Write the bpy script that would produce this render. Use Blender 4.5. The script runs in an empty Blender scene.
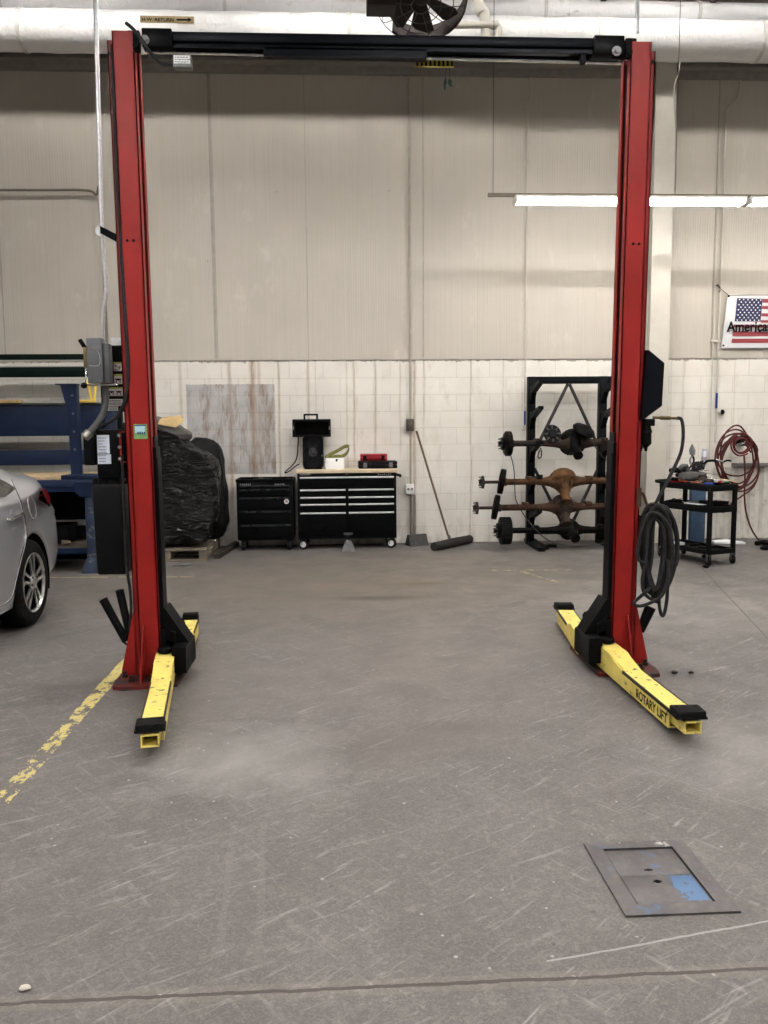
import bpy, bmesh, math, random
from mathutils import Vector, Matrix, Quaternion
random.seed(7)
C = bpy.context.scene.collection
PI = math.pi
V = Vector
# ------------------------------------------------------------------ camera
FPX, PITCH, YAW, ROLL, CAMZ, WALL = 827.92, 0.10697, 0.051354, -0.0082886, 1.485, 10.167
fw = V((math.sin(YAW)*math.cos(PITCH), math.cos(YAW)*math.cos(PITCH), -math.sin(PITCH)))
_r = V((math.cos(YAW), -math.sin(YAW), 0)); _u = _r.cross(fw)
rt = _r*math.cos(ROLL) + _u*math.sin(ROLL)
up = _u*math.cos(ROLL) - _r*math.sin(ROLL)
CAM = V((0, 0, CAMZ))
def W(px, py, Y):
    d = fw + rt*(px-384)/FPX + up*(512-py)/FPX
    return CAM + d*(Y/d.y)
def G(px, py, z=0.0):
    d = fw + rt*(px-384)/FPX + up*(512-py)/FPX
    return CAM + d*((z-CAMZ)/d.z)
cam = bpy.data.cameras.new('camera'); co = bpy.data.objects.new('camera', cam); C.objects.link(co)
cam.sensor_fit = 'VERTICAL'; cam.sensor_height = 36; cam.lens = 36*FPX/1024; cam.clip_end = 100
M = Matrix.Identity(4)
for i in range(3):
    M[i][0] = rt[i]; M[i][1] = up[i]; M[i][2] = -fw[i]; M[i][3] = CAM[i]
co.matrix_world = M
bpy.context.scene.camera = co

# ------------------------------------------------------------------ materials
class N:
    """tiny node helper"""
    def __init__(s, name):
        s.m = bpy.data.materials.new(name); s.m.use_nodes = True
        s.t = s.m.node_tree; s.n = s.t.nodes; s.l = s.t.links
        s.b = s.n['Principled BSDF']; s.tc = s.n.new('ShaderNodeTexCoord')
        s.co = s.tc.outputs['Object']
    def set(s, sock, v):
        if hasattr(v, 'is_output') or isinstance(v, bpy.types.NodeSocket): s.l.new(v, sock)
        else: sock.default_value = v
    def math(s, op, a, b=None, c=None, clamp=False):
        n = s.n.new('ShaderNodeMath'); n.operation = op; n.use_clamp = clamp
        s.set(n.inputs[0], a)
        if b is not None: s.set(n.inputs[1], b)
        if c is not None: s.set(n.inputs[2], c)
        return n.outputs[0]
    def map(s, sc=(1,1,1), loc=(0,0,0), rot=(0,0,0), src=None):
        n = s.n.new('ShaderNodeMapping'); s.l.new(src or s.co, n.inputs[0])
        n.inputs['Scale'].default_value = sc; n.inputs['Location'].default_value = loc; n.inputs['Rotation'].default_value = rot
        return n.outputs[0]
    def noise(s, scale, detail=4, rough=.55, src=None, dist=0):
        n = s.n.new('ShaderNodeTexNoise'); s.l.new(src or s.co, n.inputs['Vector'])
        n.inputs['Scale'].default_value = scale; n.inputs['Detail'].default_value = detail
        n.inputs['Roughness'].default_value = rough; n.inputs['Distortion'].default_value = dist
        return n.outputs['Fac']
    def ramp(s, f, *st):
        n = s.n.new('ShaderNodeValToRGB'); s.l.new(f, n.inputs[0]); e = n.color_ramp.elements
        while len(e) < len(st): e.new(.5)
        for i, (p, c) in enumerate(st):
            e[i].position = p; e[i].color = (c, c, c, 1) if isinstance(c, (int, float)) else (*c, 1)
        return n.outputs[0]
    def step(s, f, a, b): return s.ramp(f, (a, 0.0), (b, 1.0))
    def mix(s, f, a, b, mode='MIX'):
        n = s.n.new('ShaderNodeMix'); n.data_type = 'RGBA'; n.blend_type = mode
        s.set(n.inputs['Factor'], f)
        for k, v in (('A', a), ('B', b)):
            sock = [i for i in n.inputs if i.name == k and i.type == 'RGBA'][0]
            if isinstance(v, tuple): v = (*v[:3], 1)
            s.set(sock, v)
        return [o for o in n.outputs if o.type == 'RGBA'][0]
    def xyz(s, src=None):
        n = s.n.new('ShaderNodeSeparateXYZ'); s.l.new(src or s.co, n.inputs[0]); return n.outputs
    def comb(s, x, y, z=0.0):
        n = s.n.new('ShaderNodeCombineXYZ')
        for i, v in enumerate((x, y, z)): s.set(n.inputs[i], v)
        return n.outputs[0]
    def bump(s, h, dist=.01, strength=.5, prev=None):
        n = s.n.new('ShaderNodeBump'); s.l.new(h, n.inputs['Height']); n.inputs['Distance'].default_value = dist
        n.inputs['Strength'].default_value = strength
        if prev: s.l.new(prev, n.inputs['Normal'])
        s.l.new(n.outputs[0], s.b.inputs['Normal']); return n.outputs[0]
    def out(s, col, rough=.5, metal=0.0, spec=None, coat=None):
        if isinstance(col, tuple): col = (*col[:3], 1)
        s.set(s.b.inputs['Base Color'], col); s.set(s.b.inputs['Roughness'], rough); s.b.inputs['Metallic'].default_value = metal
        if spec is not None: s.b.inputs['Specular IOR Level'].default_value = spec
        if coat: s.b.inputs['Coat Weight'].default_value = coat
        return s.m
_mc = {}
def mat(name, col, rough=.5, metal=0.0, var=.12, scale=12, bump=0, spec=None, coat=None, wear=None, wscale=25, wlo=.62, whi=.7):
    if name in _mc: return _mc[name]
    s = N(name)
    KEEP = ('white','paper','cream','pale','yellow','banner','galvan','chrome','alumin','car','fixture','painted_side','panel_joint','worn_wood','can_')
    if not any(k in name for k in KEEP):
        col = tuple(c*(.30 if max(col) < .045 else .55) for c in col); wear = tuple(c*.6 for c in wear) if wear else None
        if spec is None: spec = .06 if max(col) < .03 else .22
    f = s.noise(scale, 5)
    a = tuple(c*(1-var) for c in col); b = tuple(min(1, c*(1+var)) for c in col)
    c = s.ramp(f, (.3, a), (.7, b))
    if wear: c = s.mix(s.step(s.noise(wscale, 6, .65), wlo, whi), c, wear)
    if bump: s.bump(s.noise(scale*4, 4), .004, bump)
    rr = s.math('MULTIPLY_ADD', f, .2, rough-.1)
    _mc[name] = s.out(c, rr, metal, spec, coat); return _mc[name]
def emis(name, col, st):
    s = N(name); s.b.inputs['Emission Color'].default_value = (*col, 1); s.b.inputs['Emission Strength'].default_value = st
    return s.out(col, .5)

RED = mat('red_paint', (.44, .022, .018), .42, 0, .12, 3, wear=(.28,.03,.025), wscale=18, wlo=.66, whi=.72)
REDS = mat('scuffed_red_paint', (.20, .028, .022), .55, 0, .3, 14, wear=(.06,.05,.05), wscale=9, wlo=.45, whi=.56)
YEL = mat('yellow_paint', (.74, .60, .15), .5, 0, .12, 8, wear=(.12,.10,.06), wscale=26, wlo=.60, whi=.64)
BLK = mat('black_paint', (.012, .013, .016), .38, 0, .2, 10)
BLKM = mat('black_matte', (.016, .016, .017), .6, 0, .2, 10)
NAVY = mat('dark_navy_steel', (.022, .026, .036), .35, .2, .2, 5)
RUB = mat('black_rubber', (.028, .028, .029), .7, 0, .3, 40, bump=.3)
CHR = mat('chrome', (.75, .76, .78), .2, 1, .06, 20)
ALU = mat('brushed_aluminium', (.86, .87, .88), .38, .25, .06, 20)
GALV = mat('galvanised_steel', (.55, .56, .57), .38, .7, .15, 60)
GREYBOX = mat('grey_enamel', (.20, .21, .225), .45, .2, .12, 12)
WHT = mat('white_plastic', (.78, .78, .78), .45, 0, .04, 10)
PAPER = mat('white_paper', (.82, .83, .84), .6, 0, .04, 30)
BLUE = mat('blue_paint', (.009,.024,.075), .5, 0, .2, 6, wear=(.06,.065,.08), wscale=24, wlo=.68, whi=.72)
GREEN = mat('dark_green_paint', (.010,.028,.022), .5, 0, .2, 6)
WOOD = mat('worn_wood', (.45, .33, .19), .6, 0, .2, 9)
BUTCH = mat('pale_wood_top', (.62, .50, .35), .45, 0, .12, 12)
RUSTB = mat('brown_rusty_iron', (.155, .075, .035), .75, .2, .35, 14, bump=.6, wear=(.05,.03,.022), wscale=9, wlo=.5, whi=.62)
RUSTD = mat('dark_rusty_iron', (.075, .045, .035), .7, .3, .35, 14, bump=.6, wear=(.03,.025,.022), wscale=9, wlo=.45, whi=.6)
IRON = mat('greasy_black_iron', (.022, .020, .019), .55, .4, .4, 14, bump=.6, wear=(.06,.045,.035), wscale=12, wlo=.6, whi=.72)
CREAM = mat('cream_steel_paint', (.50, .475, .42), .5, 0, .06, 6)
DUCT = None
MAROON = mat('maroon_hose_rubber', (.13, .028, .026), .45, 0, .25, 30)
HOSE = mat('black_hose_rubber', (.05,.05,.053), .42, 0, .25, 30)
SIDEG = mat('gasket_grey', (.09,.09,.09), .6)
STEEL = mat('worn_steel', (.17, .17, .175), .5, .5, .3, 18, bump=.3, wear=(.30,.27,.23), wscale=14, wlo=.58, whi=.68)
CARDB = mat('cardboard', (.42, .30, .13), .7, 0, .15, 14)
ORANGE = mat('orange_handle', (.65, .10, .02), .4); REDP = mat('red_plastic', (.48, .03, .04), .4)
GREENP = mat('green_handle', (.02, .30, .10), .4); BLUEP = mat('blue_handle', (.03, .07, .35), .4)
OLIVE = mat('olive_webbing', (.22, .21, .06), .8, 0, .3, 30)
YELP = mat('yellow_plastic', (.75, .52, .08), .45)
GLASSD = mat('dark_glass', (.012,.013,.016), .05, 0, .05, 3, spec=.8)
PINKR = mat('tail_lamp_red', (.15,.006,.010), .12, 0, .1, 6, coat=1)
def silver():
    s = N('silver_car_paint'); f = s.noise(900, 1)
    c = s.ramp(f, (.3, (.33,.34,.365)), (.7, (.43,.44,.47)))
    return s.out(c, .30, .5, None, .8)
SILV = silver()

def mk_duct():
    s = N('white_duct_wrap')
    f = s.noise(1.6, 5, .6, s.map((.6, 1, 1)))
    c = s.ramp(f, (.3, (.76,.755,.75)), (.7, (.85,.85,.85)))
    st = s.step(s.noise(3.5, 4, .7, s.map((1,3,3))), .64, .74)
    c = s.mix(st, c, (.50,.47,.42))
    wr = s.noise(14, 5, .65, s.map((1, .5, .5), rot=(0,.3,0)), 1.5)
    s.bump(wr, .03, .55)
    return s.out(c, .5)
DUCT = mk_duct()

def mk_wrap():
    s = N('black_stretch_wrap')
    f = s.noise(2.6, 3, .55, s.map((1, 1, 3.6), rot=(0, .25, .1)), 2.2)
    g = s.noise(6.5, 4, .6, s.map((.6, .6, 3.2), rot=(0, -.45, 0)), 1.6)
    h = s.math('ADD', f, s.math('MULTIPLY', g, .5))
    s.bump(h, .16, 1.0)
    c = s.ramp(f, (.35, (.003,.003,.0035)), (.75, (.010,.010,.011)))
    return s.out(c, s.ramp(g, (.3, .08), (.7, .22)), 0, .40)
WRAP = mk_wrap()

def mk_lower_wall(streaks):
    s = N('painted_block_wall'); o = s.xyz()
    X, Z = o[0], o[2]
    P = s.comb(X, Z)
    br = s.n.new('ShaderNodeTexBrick'); s.l.new(P, br.inputs['Vector'])
    for k, v in (('Scale', 1.0), ('Brick Width', .4064), ('Row Height', .2032), ('Mortar Size', .0045), ('Mortar Smooth', .5), ('Bias', 0.0)):
        br.inputs[k].default_value = v
    br.inputs['Color1'].default_value = (.98,.98,.98,1); br.inputs['Color2'].default_value = (1,1,1,1); br.inputs['Mortar'].default_value = (.80,.775,.74,1)
    base = s.ramp(s.noise(2.2, 6, .6), (.3, (.67,.64,.585)), (.7, (.77,.745,.69)))
    base = s.mix(s.step(s.noise(9, 5, .65, s.map((1,1,.5))), .55, .75), base, (.62,.58,.515))
    # grey repaint patch
    def box(x0, x1, z0, z1):
        nz = s.math('MULTIPLY_ADD', s.noise(40, 3), .02, -.01)
        xx = s.math('ADD', X, nz); zz = s.math('ADD', Z, nz)
        a = s.math('MULTIPLY', s.math('GREATER_THAN', xx, x0), s.math('LESS_THAN', xx, x1))
        b = s.math('MULTIPLY', s.math('GREATER_THAN', zz, z0), s.math('LESS_THAN', zz, z1))
        return s.math('MULTIPLY', a, b)
    pm = box(-1.85, -.79, .88, 1.965)
    grey = s.ramp(s.noise(5, 4), (.3, (.38,.375,.38)), (.7, (.50,.49,.49)))
    c = s.mix(pm, base, grey)
    # rust runs down the wall
    fine = s.noise(6, 6, .7, s.map((9, 9, 1.1)))
    for (x, w, z0, amt) in streaks:
        wob = s.math('MULTIPLY_ADD', s.noise(1.3, 3, .6, s.map((0,0,1), (x*3.1,0,0))), .05, x-.025)
        d = s.math('ABSOLUTE', s.math('SUBTRACT', X, wob))
        m = s.math('SUBTRACT', 1.0, s.math('DIVIDE', d, w), clamp=True)
        m = s.math('MULTIPLY', m, s.math('MULTIPLY_ADD', fine, 1.6, -.25), clamp=True)
        fade = s.math('DIVIDE', s.math('SUBTRACT', Z, z0), .25, clamp=True)
        m = s.math('MULTIPLY', s.math('MULTIPLY', m, fade), amt, clamp=True)
        c = s.mix(m, c, (.27,.17,.09))
    # rust bloom inside the patch
    bl = s.step(s.noise(3.2, 6, .75, s.map((3.4, 1, .7))), .48, .64)
    c = s.mix(s.math('MULTIPLY', s.math('MULTIPLY', pm, bl), .85), c, (.22,.15,.095))
    # dirt at the floor
    low = s.math('SUBTRACT', 1.0, s.math('DIVIDE', Z, .45), clamp=True)
    dn = s.step(s.noise(5, 6, .7, s.map((1,1,.35))), .42, .72)
    c = s.mix(s.math('MULTIPLY', s.math('MULTIPLY', low, dn), .8), c, (.30,.26,.21))
    # ragged shadow line under the upper panels, put into the colour
    ed = s.math('GREATER_THAN', Z, s.math('MULTIPLY_ADD', s.step(s.noise(6, 4, .8), .45, .62), -.03, 2.243))
    c = s.mix(s.math('MULTIPLY', ed, .7), c, (.26,.23,.19))
    c = s.mix(1.0, c, br.outputs['Color'], 'MULTIPLY')
    h = s.math('MULTIPLY_ADD', br.outputs['Fac'], -1.0, s.math('MULTIPLY', s.noise(60, 4), .35))
    s.bump(h, .004, .6)
    return s.out(c, .6)
def mk_upper_wall():
    s = N('ribbed_painted_panel'); o = s.xyz()
    X, Z = o[0], o[2]
    base = s.ramp(s.noise(.8, 5, .6), (.3, (.44,.405,.355)), (.7, (.505,.47,.415)))
    lines = s.noise(1.0, 3, .7, s.map((70, 1, .55)))
    c = s.mix(s.math('MULTIPLY', s.step(lines, .42, .72), .32), base, (.36,.325,.28))
    c = s.mix(s.step(s.noise(2.6, 6, .65, s.map((1,1,.6))), .60, .74), c, (.53,.50,.445))
    dots = s.n.new('ShaderNodeTexVoronoi'); s.l.new(s.comb(X, Z), dots.inputs['Vector']); dots.inputs['Scale'].default_value = 2.2
    c = s.mix(s.math('MULTIPLY', s.math('LESS_THAN', dots.outputs['Distance'], .022), .6), c, (.22,.18,.14))
    w = s.math('SINE', s.math('MULTIPLY', X, 210.0))
    h = s.math('MULTIPLY_ADD', w, .25, s.noise(22, 5, .7))
    s.bump(h, .005, .3)
    return s.out(c, .55)
def mk_floor():
    s = N('worn_concrete'); o = s.xyz(); X, Y = o[0], o[1]
    n1 = s.noise(.8, 6, .62); n2 = s.noise(2.6, 6, .6, None, .4); n3 = s.noise(85, 3, .75); n4 = s.noise(20, 6, .68, None, .9)
    c = s.ramp(n1, (.32, (.158,.143,.134)), (.68, (.212,.196,.187)))
    c = s.mix(s.math('MULTIPLY', s.step(n2, .46, .58), .85), c, (.115,.103,.097))
    n6 = s.noise(7.5, 6, .64, s.map(loc=(4,7,0)), .9)
    c = s.mix(s.math('MULTIPLY', s.step(n6, .50, .60), .6), c, (.275,.26,.25))
    c = s.mix(s.math('MULTIPLY', s.step(n6, .47, .38), .6), c, (.105,.095,.09))
    c = s.mix(s.math('MULTIPLY', s.step(n4, .50, .61), .7), c, (.31,.295,.285))
    c = s.mix(s.math('MULTIPLY', s.step(n4, .49, .39), .7), c, (.085,.077,.072))
    n5 = s.noise(38, 5, .8)
    c = s.mix(s.math('MULTIPLY', s.step(n5, .52, .62), .5), c, (.34,.325,.315))
    c = s.mix(s.math('MULTIPLY', s.step(n5, .48, .38), .5), c, (.07,.063,.06))
    c = s.mix(s.math('MULTIPLY', s.step(n3, .50, .66), .38), c, (.33,.315,.305))
    c = s.mix(s.math('MULTIPLY', s.step(n3, .50, .36), .38), c, (.08,.072,.068))
    # scuffs running across the slab
    for rot, sc, am in ((-.75, 24, .40), (-.45, 20, .30), (.9, 20, .22)):
        sn = s.noise(1.6, 4, .7, s.map((1.5, sc, 1), src=s.map(rot=(0,0,rot))), .5)
        c = s.mix(s.math('MULTIPLY', s.math('MULTIPLY', s.step(sn, .58, .70), am*1.3), s.step(n6, .42, .55)), c, (.37,.355,.345))
    v = s.n.new('ShaderNodeTexVoronoi'); s.l.new(s.comb(X, Y), v.inputs['Vector']); v.inputs['Scale'].default_value = 11
    c = s.mix(s.math('MULTIPLY', s.math('LESS_THAN', v.outputs['Distance'], s.math('MULTIPLY', n2, .12)), .6), c, (.40,.385,.37))
    v = s.n.new('ShaderNodeTexVoronoi'); s.l.new(s.comb(X, Y, 3.3), v.inputs['Vector']); v.inputs['Scale'].default_value = 6
    c = s.mix(s.math('MULTIPLY', s.math('LESS_THAN', v.outputs['Distance'], s.math('MULTIPLY', n4, .09)), .6), c, (.06,.053,.05))
    # oil-browned area in the back of the bay, darker and paler patches elsewhere
    def blob(x, y, rx, ry, col, amt, cc):
        dx = s.math('DIVIDE', s.math('SUBTRACT', X, x), rx); dy = s.math('DIVIDE', s.math('SUBTRACT', Y, y), ry)
        d = s.math('SQRT', s.math('ADD', s.math('MULTIPLY', dx, dx), s.math('MULTIPLY', dy, dy)))
        d = s.math('ADD', d, s.math('MULTIPLY_ADD', n2, 1.2, -.6))
        return s.mix(s.math('MULTIPLY', s.math('SUBTRACT', 1.0, d, clamp=True), amt), cc, col)
    c = blob(.3, 7.6, 3.4, 2.0, (.135,.112,.085), .75, c)
    c = blob(.45, 5.2, 1.2, 1.8, (.13,.112,.10), .45, c)
    c = blob(.3, 6.95, .7, .12, (.07,.057,.048), 1.2, c)
    c = blob(.72, 7.55, .35, .10, (.10,.075,.038), 1.2, c)
    c = blob(-.45, 3.6, .55, .5, (.27,.26,.25), .7, c)
    c = blob(.9, 9.0, 1.6, .5, (.145,.125,.10), .6, c)
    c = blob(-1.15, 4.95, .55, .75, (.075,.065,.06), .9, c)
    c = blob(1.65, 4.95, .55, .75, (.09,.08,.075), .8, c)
    c = blob(.3, 3.7, .6, .35, (.10,.088,.08), .7, c)
    c = blob(.6, 3.9, .35, .15, (.085,.075,.068), .7, c)
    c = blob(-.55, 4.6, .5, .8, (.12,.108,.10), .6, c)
    c = blob(2.6, 6.5, 1.5, 1.2, (.24,.228,.215), .5, c)
    c = blob(1.9, 3.5, .8, .6, (.26,.25,.24), .4, c)
    # worn yellow lines, cracks and joints given as segments
    def seg(x0, y0, x1, y1, w, nz=0.0, nsc=3):
        dx, dy = x1-x0, y1-y0; L = math.hypot(dx, dy); dx /= L; dy /= L
        ax = s.math('SUBTRACT', X, x0); ay = s.math('SUBTRACT', Y, y0)
        t = s.math('ADD', s.math('MULTIPLY', ax, dx), s.math('MULTIPLY', ay, dy))
        q = s.math('ADD', s.math('MULTIPLY', ax, -dy), s.math('MULTIPLY', ay, dx))
        if nz: q = s.math('ADD', q, s.math('MULTIPLY_ADD', s.noise(nsc, 6, .7), nz*2, -nz))
        m = s.math('LESS_THAN', s.math('ABSOLUTE', q), w)
        m = s.math('MULTIPLY', m, s.math('MULTIPLY', s.math('GREATER_THAN', t, 0.0), s.math('LESS_THAN', t, L)))
        return m, t, L
    ycol = s.ramp(s.noise(25, 4), (.3, (.50,.42,.13)), (.7, (.62,.53,.20)))
    m, t, L = seg(-1.365, 5.75, -1.375, 2.9, .040, .02, 9)
    wear = s.noise(16, 5, .75, s.map((1, .55, 1)))
    th = s.math('MULTIPLY_ADD', s.math('DIVIDE', t, L), .20, .37)
    m = s.math('MULTIPLY', m, s.math('GREATER_THAN', wear, th))
    c = s.mix(s.math('MULTIPLY', m, .93), c, ycol)
    for a in ((-3.4, 8.22, -2.30, 8.17, .018), (-2.2, 8.16, -1.45, 8.10, .016), (1.5, 8.17, 2.3, 8.12, .022), (1.75, 8.2, 2.0, 7.5, .02)):
        m, t, L = seg(*a, .006)
        m = s.math('MULTIPLY', m, s.math('GREATER_THAN', wear, .44 if a[0] < 0 else .52))
        c = s.mix(s.math('MULTIPLY', m, .8), c, (.50,.43,.18))
    hgt = s.math('MULTIPLY', n3, .25)
    cr = None
    for a, col, amt in (((-6, 2.02, 8, 2.08, .0065, .012, 9), (.055,.046,.04), 1.0),
                   ((3.85, 8.9, 2.6, 4.3, .007, .006, 3), (.065,.056,.05), .8),
                   ((-1.2, 7.05, 2.4, 6.95, .006, .10, 2.2), (.07,.06,.053), .6),
                   ((.35, 3.3, 1.0, 2.3, .004, .08, 3), (.10,.09,.085), .4),
                   ((-4, 3.4, .2, 2.55, .004, .1, 2), (.10,.09,.085), .5),
                   ((.55, 2.12, 1.6, 2.33, .004, .01, 5), (.42,.41,.40), .5),
                   ((-.42, 3.0, -.36, 2.2, .012, .02, 12), (.30,.29,.28), .08),
                   ((-.31, 3.0, -.25, 2.2, .012, .02, 12), (.30,.29,.28), .08)):
        m, t, L = seg(*a)
        c = s.mix(s.math('MULTIPLY', m, amt), c, col)
        if cr is None: cr = m
    # pale dust bordering the joint
    m, t, L = seg(-6, 2.02, 8, 2.08, .03, .02, 7)
    c = s.mix(s.math('MULTIPLY', s.math('SUBTRACT', m, cr, clamp=True), .15), c, (.27,.235,.20))
    h = s.math('ADD', hgt, s.math('MULTIPLY', n4, .5)); h = s.math('SUBTRACT', h, cr)
    s.bump(h, .008, .9)
    return s.out(c, s.ramp(n2, (.3, .50), (.7, .68)), 0, .35)

# ------------------------------------------------------------------ mesh helpers
class MB:
    def __init__(s): s.bm = bmesh.new(); s.mats = []
    def _mi(s, m):
        if m is None: return 0
        if m not in s.mats: s.mats.append(m)
        return s.mats.index(m)
    def _t(s, vs, M):
        if M is not None: bmesh.ops.transform(s.bm, matrix=M, verts=vs)
    def box(s, a, b, M=None, bev=0.0, m=None):
        x0,y0,z0 = a; x1,y1,z1 = b
        vs = [s.bm.verts.new(p) for p in ((x0,y0,z0),(x1,y0,z0),(x1,y1,z0),(x0,y1,z0),(x0,y0,z1),(x1,y0,z1),(x1,y1,z1),(x0,y1,z1))]
        fs = [s.bm.faces.new([vs[i] for i in q]) for q in ((3,2,1,0),(4,5,6,7),(0,1,5,4),(1,2,6,5),(2,3,7,6),(3,0,4,7))]
        mi = s._mi(m)
        for f in fs: f.material_index = mi
        if (x1-x0)*(y1-y0)*(z1-z0) < 0: bmesh.ops.reverse_faces(s.bm, faces=fs)
        if bev:
            es = list({e for f in fs for e in f.edges})
            r = bmesh.ops.bevel(s.bm, geom=es, offset=bev, segments=2, affect='EDGES', profile=.5)
            vs = list({v for f in r['faces'] for v in f.verts} | {v for v in vs if v.is_valid})
            for f in r['faces']: f.material_index = mi
            ff = {f for v in vs for f in v.link_faces}
            for f in ff: f.material_index = mi
        s._t(vs, M); return s
    def obox(s, c, size, rot=None, bev=0.0, m=None):
        """oriented box: centre, size, 3x3 or euler"""
        h = V(size)/2
        R = Matrix.Identity(3) if rot is None else (rot if isinstance(rot, Matrix) else __import__('mathutils').Euler(rot).to_matrix())
        return s.box(-h, h, Matrix.Translation(V(c)) @ R.to_4x4(), bev, m)
    def cyl(s, p0, p1, r0, r1=None, seg=20, cap=True, m=None):
        p0, p1 = V(p0), V(p1); r1 = r0 if r1 is None else r1
        return s.tube([p0, p1], [r0, r1], seg, cap, m, smooth=0)
    def tube(s, pts, r, seg=10, cap=True, m=None, smooth=6, closed=False):
        pts = [V(p) for p in pts]
        if smooth and len(pts) > 2: pts = catmull(pts, smooth, closed)
        n = len(pts)
        rs = r if isinstance(r, (list, tuple)) else [r]*n
        if len(rs) != n: rs = [rs[min(len(rs)-1, int(i/(n-1)*(len(rs)-1)+.5))] for i in range(n)]
        t = [(pts[(i+1) % n if closed else min(i+1, n-1)] - pts[(i-1) % n if closed else max(i-1, 0)]).normalized() for i in range(n)]
        a = t[0].orthogonal().normalized(); rings = []; mi = s._mi(m)
        for i in range(n):
            a = (a - t[i]*a.dot(t[i])).normalized(); b = t[i].cross(a)
            rings.append([s.bm.verts.new(pts[i] + (a*math.cos(k*2*PI/seg)+b*math.sin(k*2*PI/seg))*rs[i]) for k in range(seg)])
        for i in range(n if closed else n-1):
            A, B = rings[i], rings[(i+1) % n]
            for k in range(seg):
                f = s.bm.faces.new((A[k], A[(k+1)%seg], B[(k+1)%seg], B[k])); f.material_index = mi
        if cap and not closed:
            f = s.bm.faces.new(rings[0][::-1]); f.material_index = mi
            f = s.bm.faces.new(rings[-1]); f.material_index = mi
        return s
    def lathe(s, prof, p0, axis, seg=28, m=None, a0=0, wob=0):
        """prof: list of (distance along axis, radius)"""
        axis = V(axis).normalized(); p0 = V(p0); u = axis.orthogonal().normalized(); w = axis.cross(u); mi = s._mi(m)
        rings = []
        for d, r in prof:
            rings.append([s.bm.verts.new(p0+axis*d+(u*math.cos(a0+k*2*PI/seg)+w*math.sin(a0+k*2*PI/seg))*max(r, 1e-4)) for k in range(seg)])
        for A, B in zip(rings, rings[1:]):
            for k in range(seg):
                f = s.bm.faces.new((A[k], A[(k+1)%seg], B[(k+1)%seg], B[k])); f.material_index = mi
        for R, rev in ((rings[0], True), (rings[-1], False)):
            f = s.bm.faces.new(R[::-1] if rev else R); f.material_index = mi
        return s
    def prism(s, poly, depth, M=None, m=None):
        """poly in local XY, extruded along local Z from 0 to depth"""
        mi = s._mi(m)
        a = [s.bm.verts.new((x, y, 0)) for x, y in poly]; b = [s.bm.verts.new((x, y, depth)) for x, y in poly]
        fs = [s.bm.faces.new(a[::-1]), s.bm.faces.new(b)]
        n = len(a)
        for i in range(n): fs.append(s.bm.faces.new((a[i], a[(i+1)%n], b[(i+1)%n], b[i])))
        for f in fs: f.material_index = mi
        s._t(a+b, M); return s
    def hull(s, pts, m=None):
        vs = [s.bm.verts.new(p) for p in pts]
        r = bmesh.ops.convex_hull(s.bm, input=vs)
        mi = s._mi(m)
        for g in r['geom']:
            if isinstance(g, bmesh.types.BMFace): g.material_index = mi
        return s
    def build(s, name, material, parent=None, sharp=35, **kw):
        bmesh.ops.recalc_face_normals(s.bm, faces=s.bm.faces)
        me = bpy.data.meshes.new(name); s.bm.to_mesh(me); s.bm.free()
        ms = s.mats if s.mats and None not in s.mats else None
        for mm in (s.mats if s.mats else [material]): me.materials.append(mm or material)
        me.polygons.foreach_set('use_smooth', [True]*len(me.polygons))
        me.set_sharp_from_angle(angle=math.radians(sharp))
        return link(name, me, parent, **kw)
def link(name, me, parent=None, **kw):
    o = bpy.data.objects.new(name, me); C.objects.link(o)
    if parent is not None:
        o.parent = parent; o.matrix_parent_inverse = base_world(parent).inverted()
    for k, v in kw.items(): o[k] = v
    return o
def base_world(o):
    m = o.matrix_basis.copy()
    if o.parent: m = base_world(o.parent) @ o.matrix_parent_inverse @ m
    return m
def catmull(p, k, closed=False):
    out = []; n = len(p)
    for i in range(n if closed else n-1):
        if closed: a, b, c, d = p[(i-1)%n], p[i], p[(i+1)%n], p[(i+2)%n]
        else: a, b, c, d = p[max(i-1,0)], p[i], p[i+1], p[min(i+2,n-1)]
        for j in range(k):
            t = j/k
            out.append(.5*((2*b)+(c-a)*t+(2*a-5*b+4*c-d)*t*t+(3*b-a-3*c+d)*t**3))
    if not closed: out.append(p[-1])
    return out
def thing(name, label, cat, loc, group=None, rotz=0):
    o = bpy.data.objects.new(name, None); C.objects.link(o); o.location = loc; o.rotation_euler = (0,0,rotz)
    o.empty_display_size = .1
    return tag(o, label, cat, group)
def tag(o, label, cat, group=None, kind=None):
    o['label'] = label; o['category'] = cat
    if group: o['group'] = group
    if kind: o['kind'] = kind
    return o
def struct(o): o['kind'] = 'structure'; return o
def frame(z, x=None):
    """matrix3 whose local Z is z"""
    z = V(z).normalized()
    x = V(x) if x is not None else z.orthogonal()
    x = (x - z*x.dot(z)).normalized(); y = z.cross(x)
    return Matrix((x, y, z)).transposed()
def textmesh(name, txt, size, M, material, parent=None, bold=0.0, ext=.0006, **kw):
    cu = bpy.data.curves.new('t', 'FONT'); cu.body = txt; cu.size = size; cu.extrude = ext; cu.offset = bold
    o = bpy.data.objects.new('t', cu); C.objects.link(o)
    bpy.context.view_layer.update()
    me = bpy.data.meshes.new_from_object(o.evaluated_get(bpy.context.evaluated_depsgraph_get()))
    bpy.data.objects.remove(o); me.transform(M); me.materials.clear(); me.materials.append(material)
    return link(name, me, parent, **kw)
# local frame for things lying on the back wall: x right, y up, z toward the room
WALLF = Matrix(((1,0,0,0),(0,0,-1,0),(0,1,0,0),(0,0,0,1)))

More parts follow.
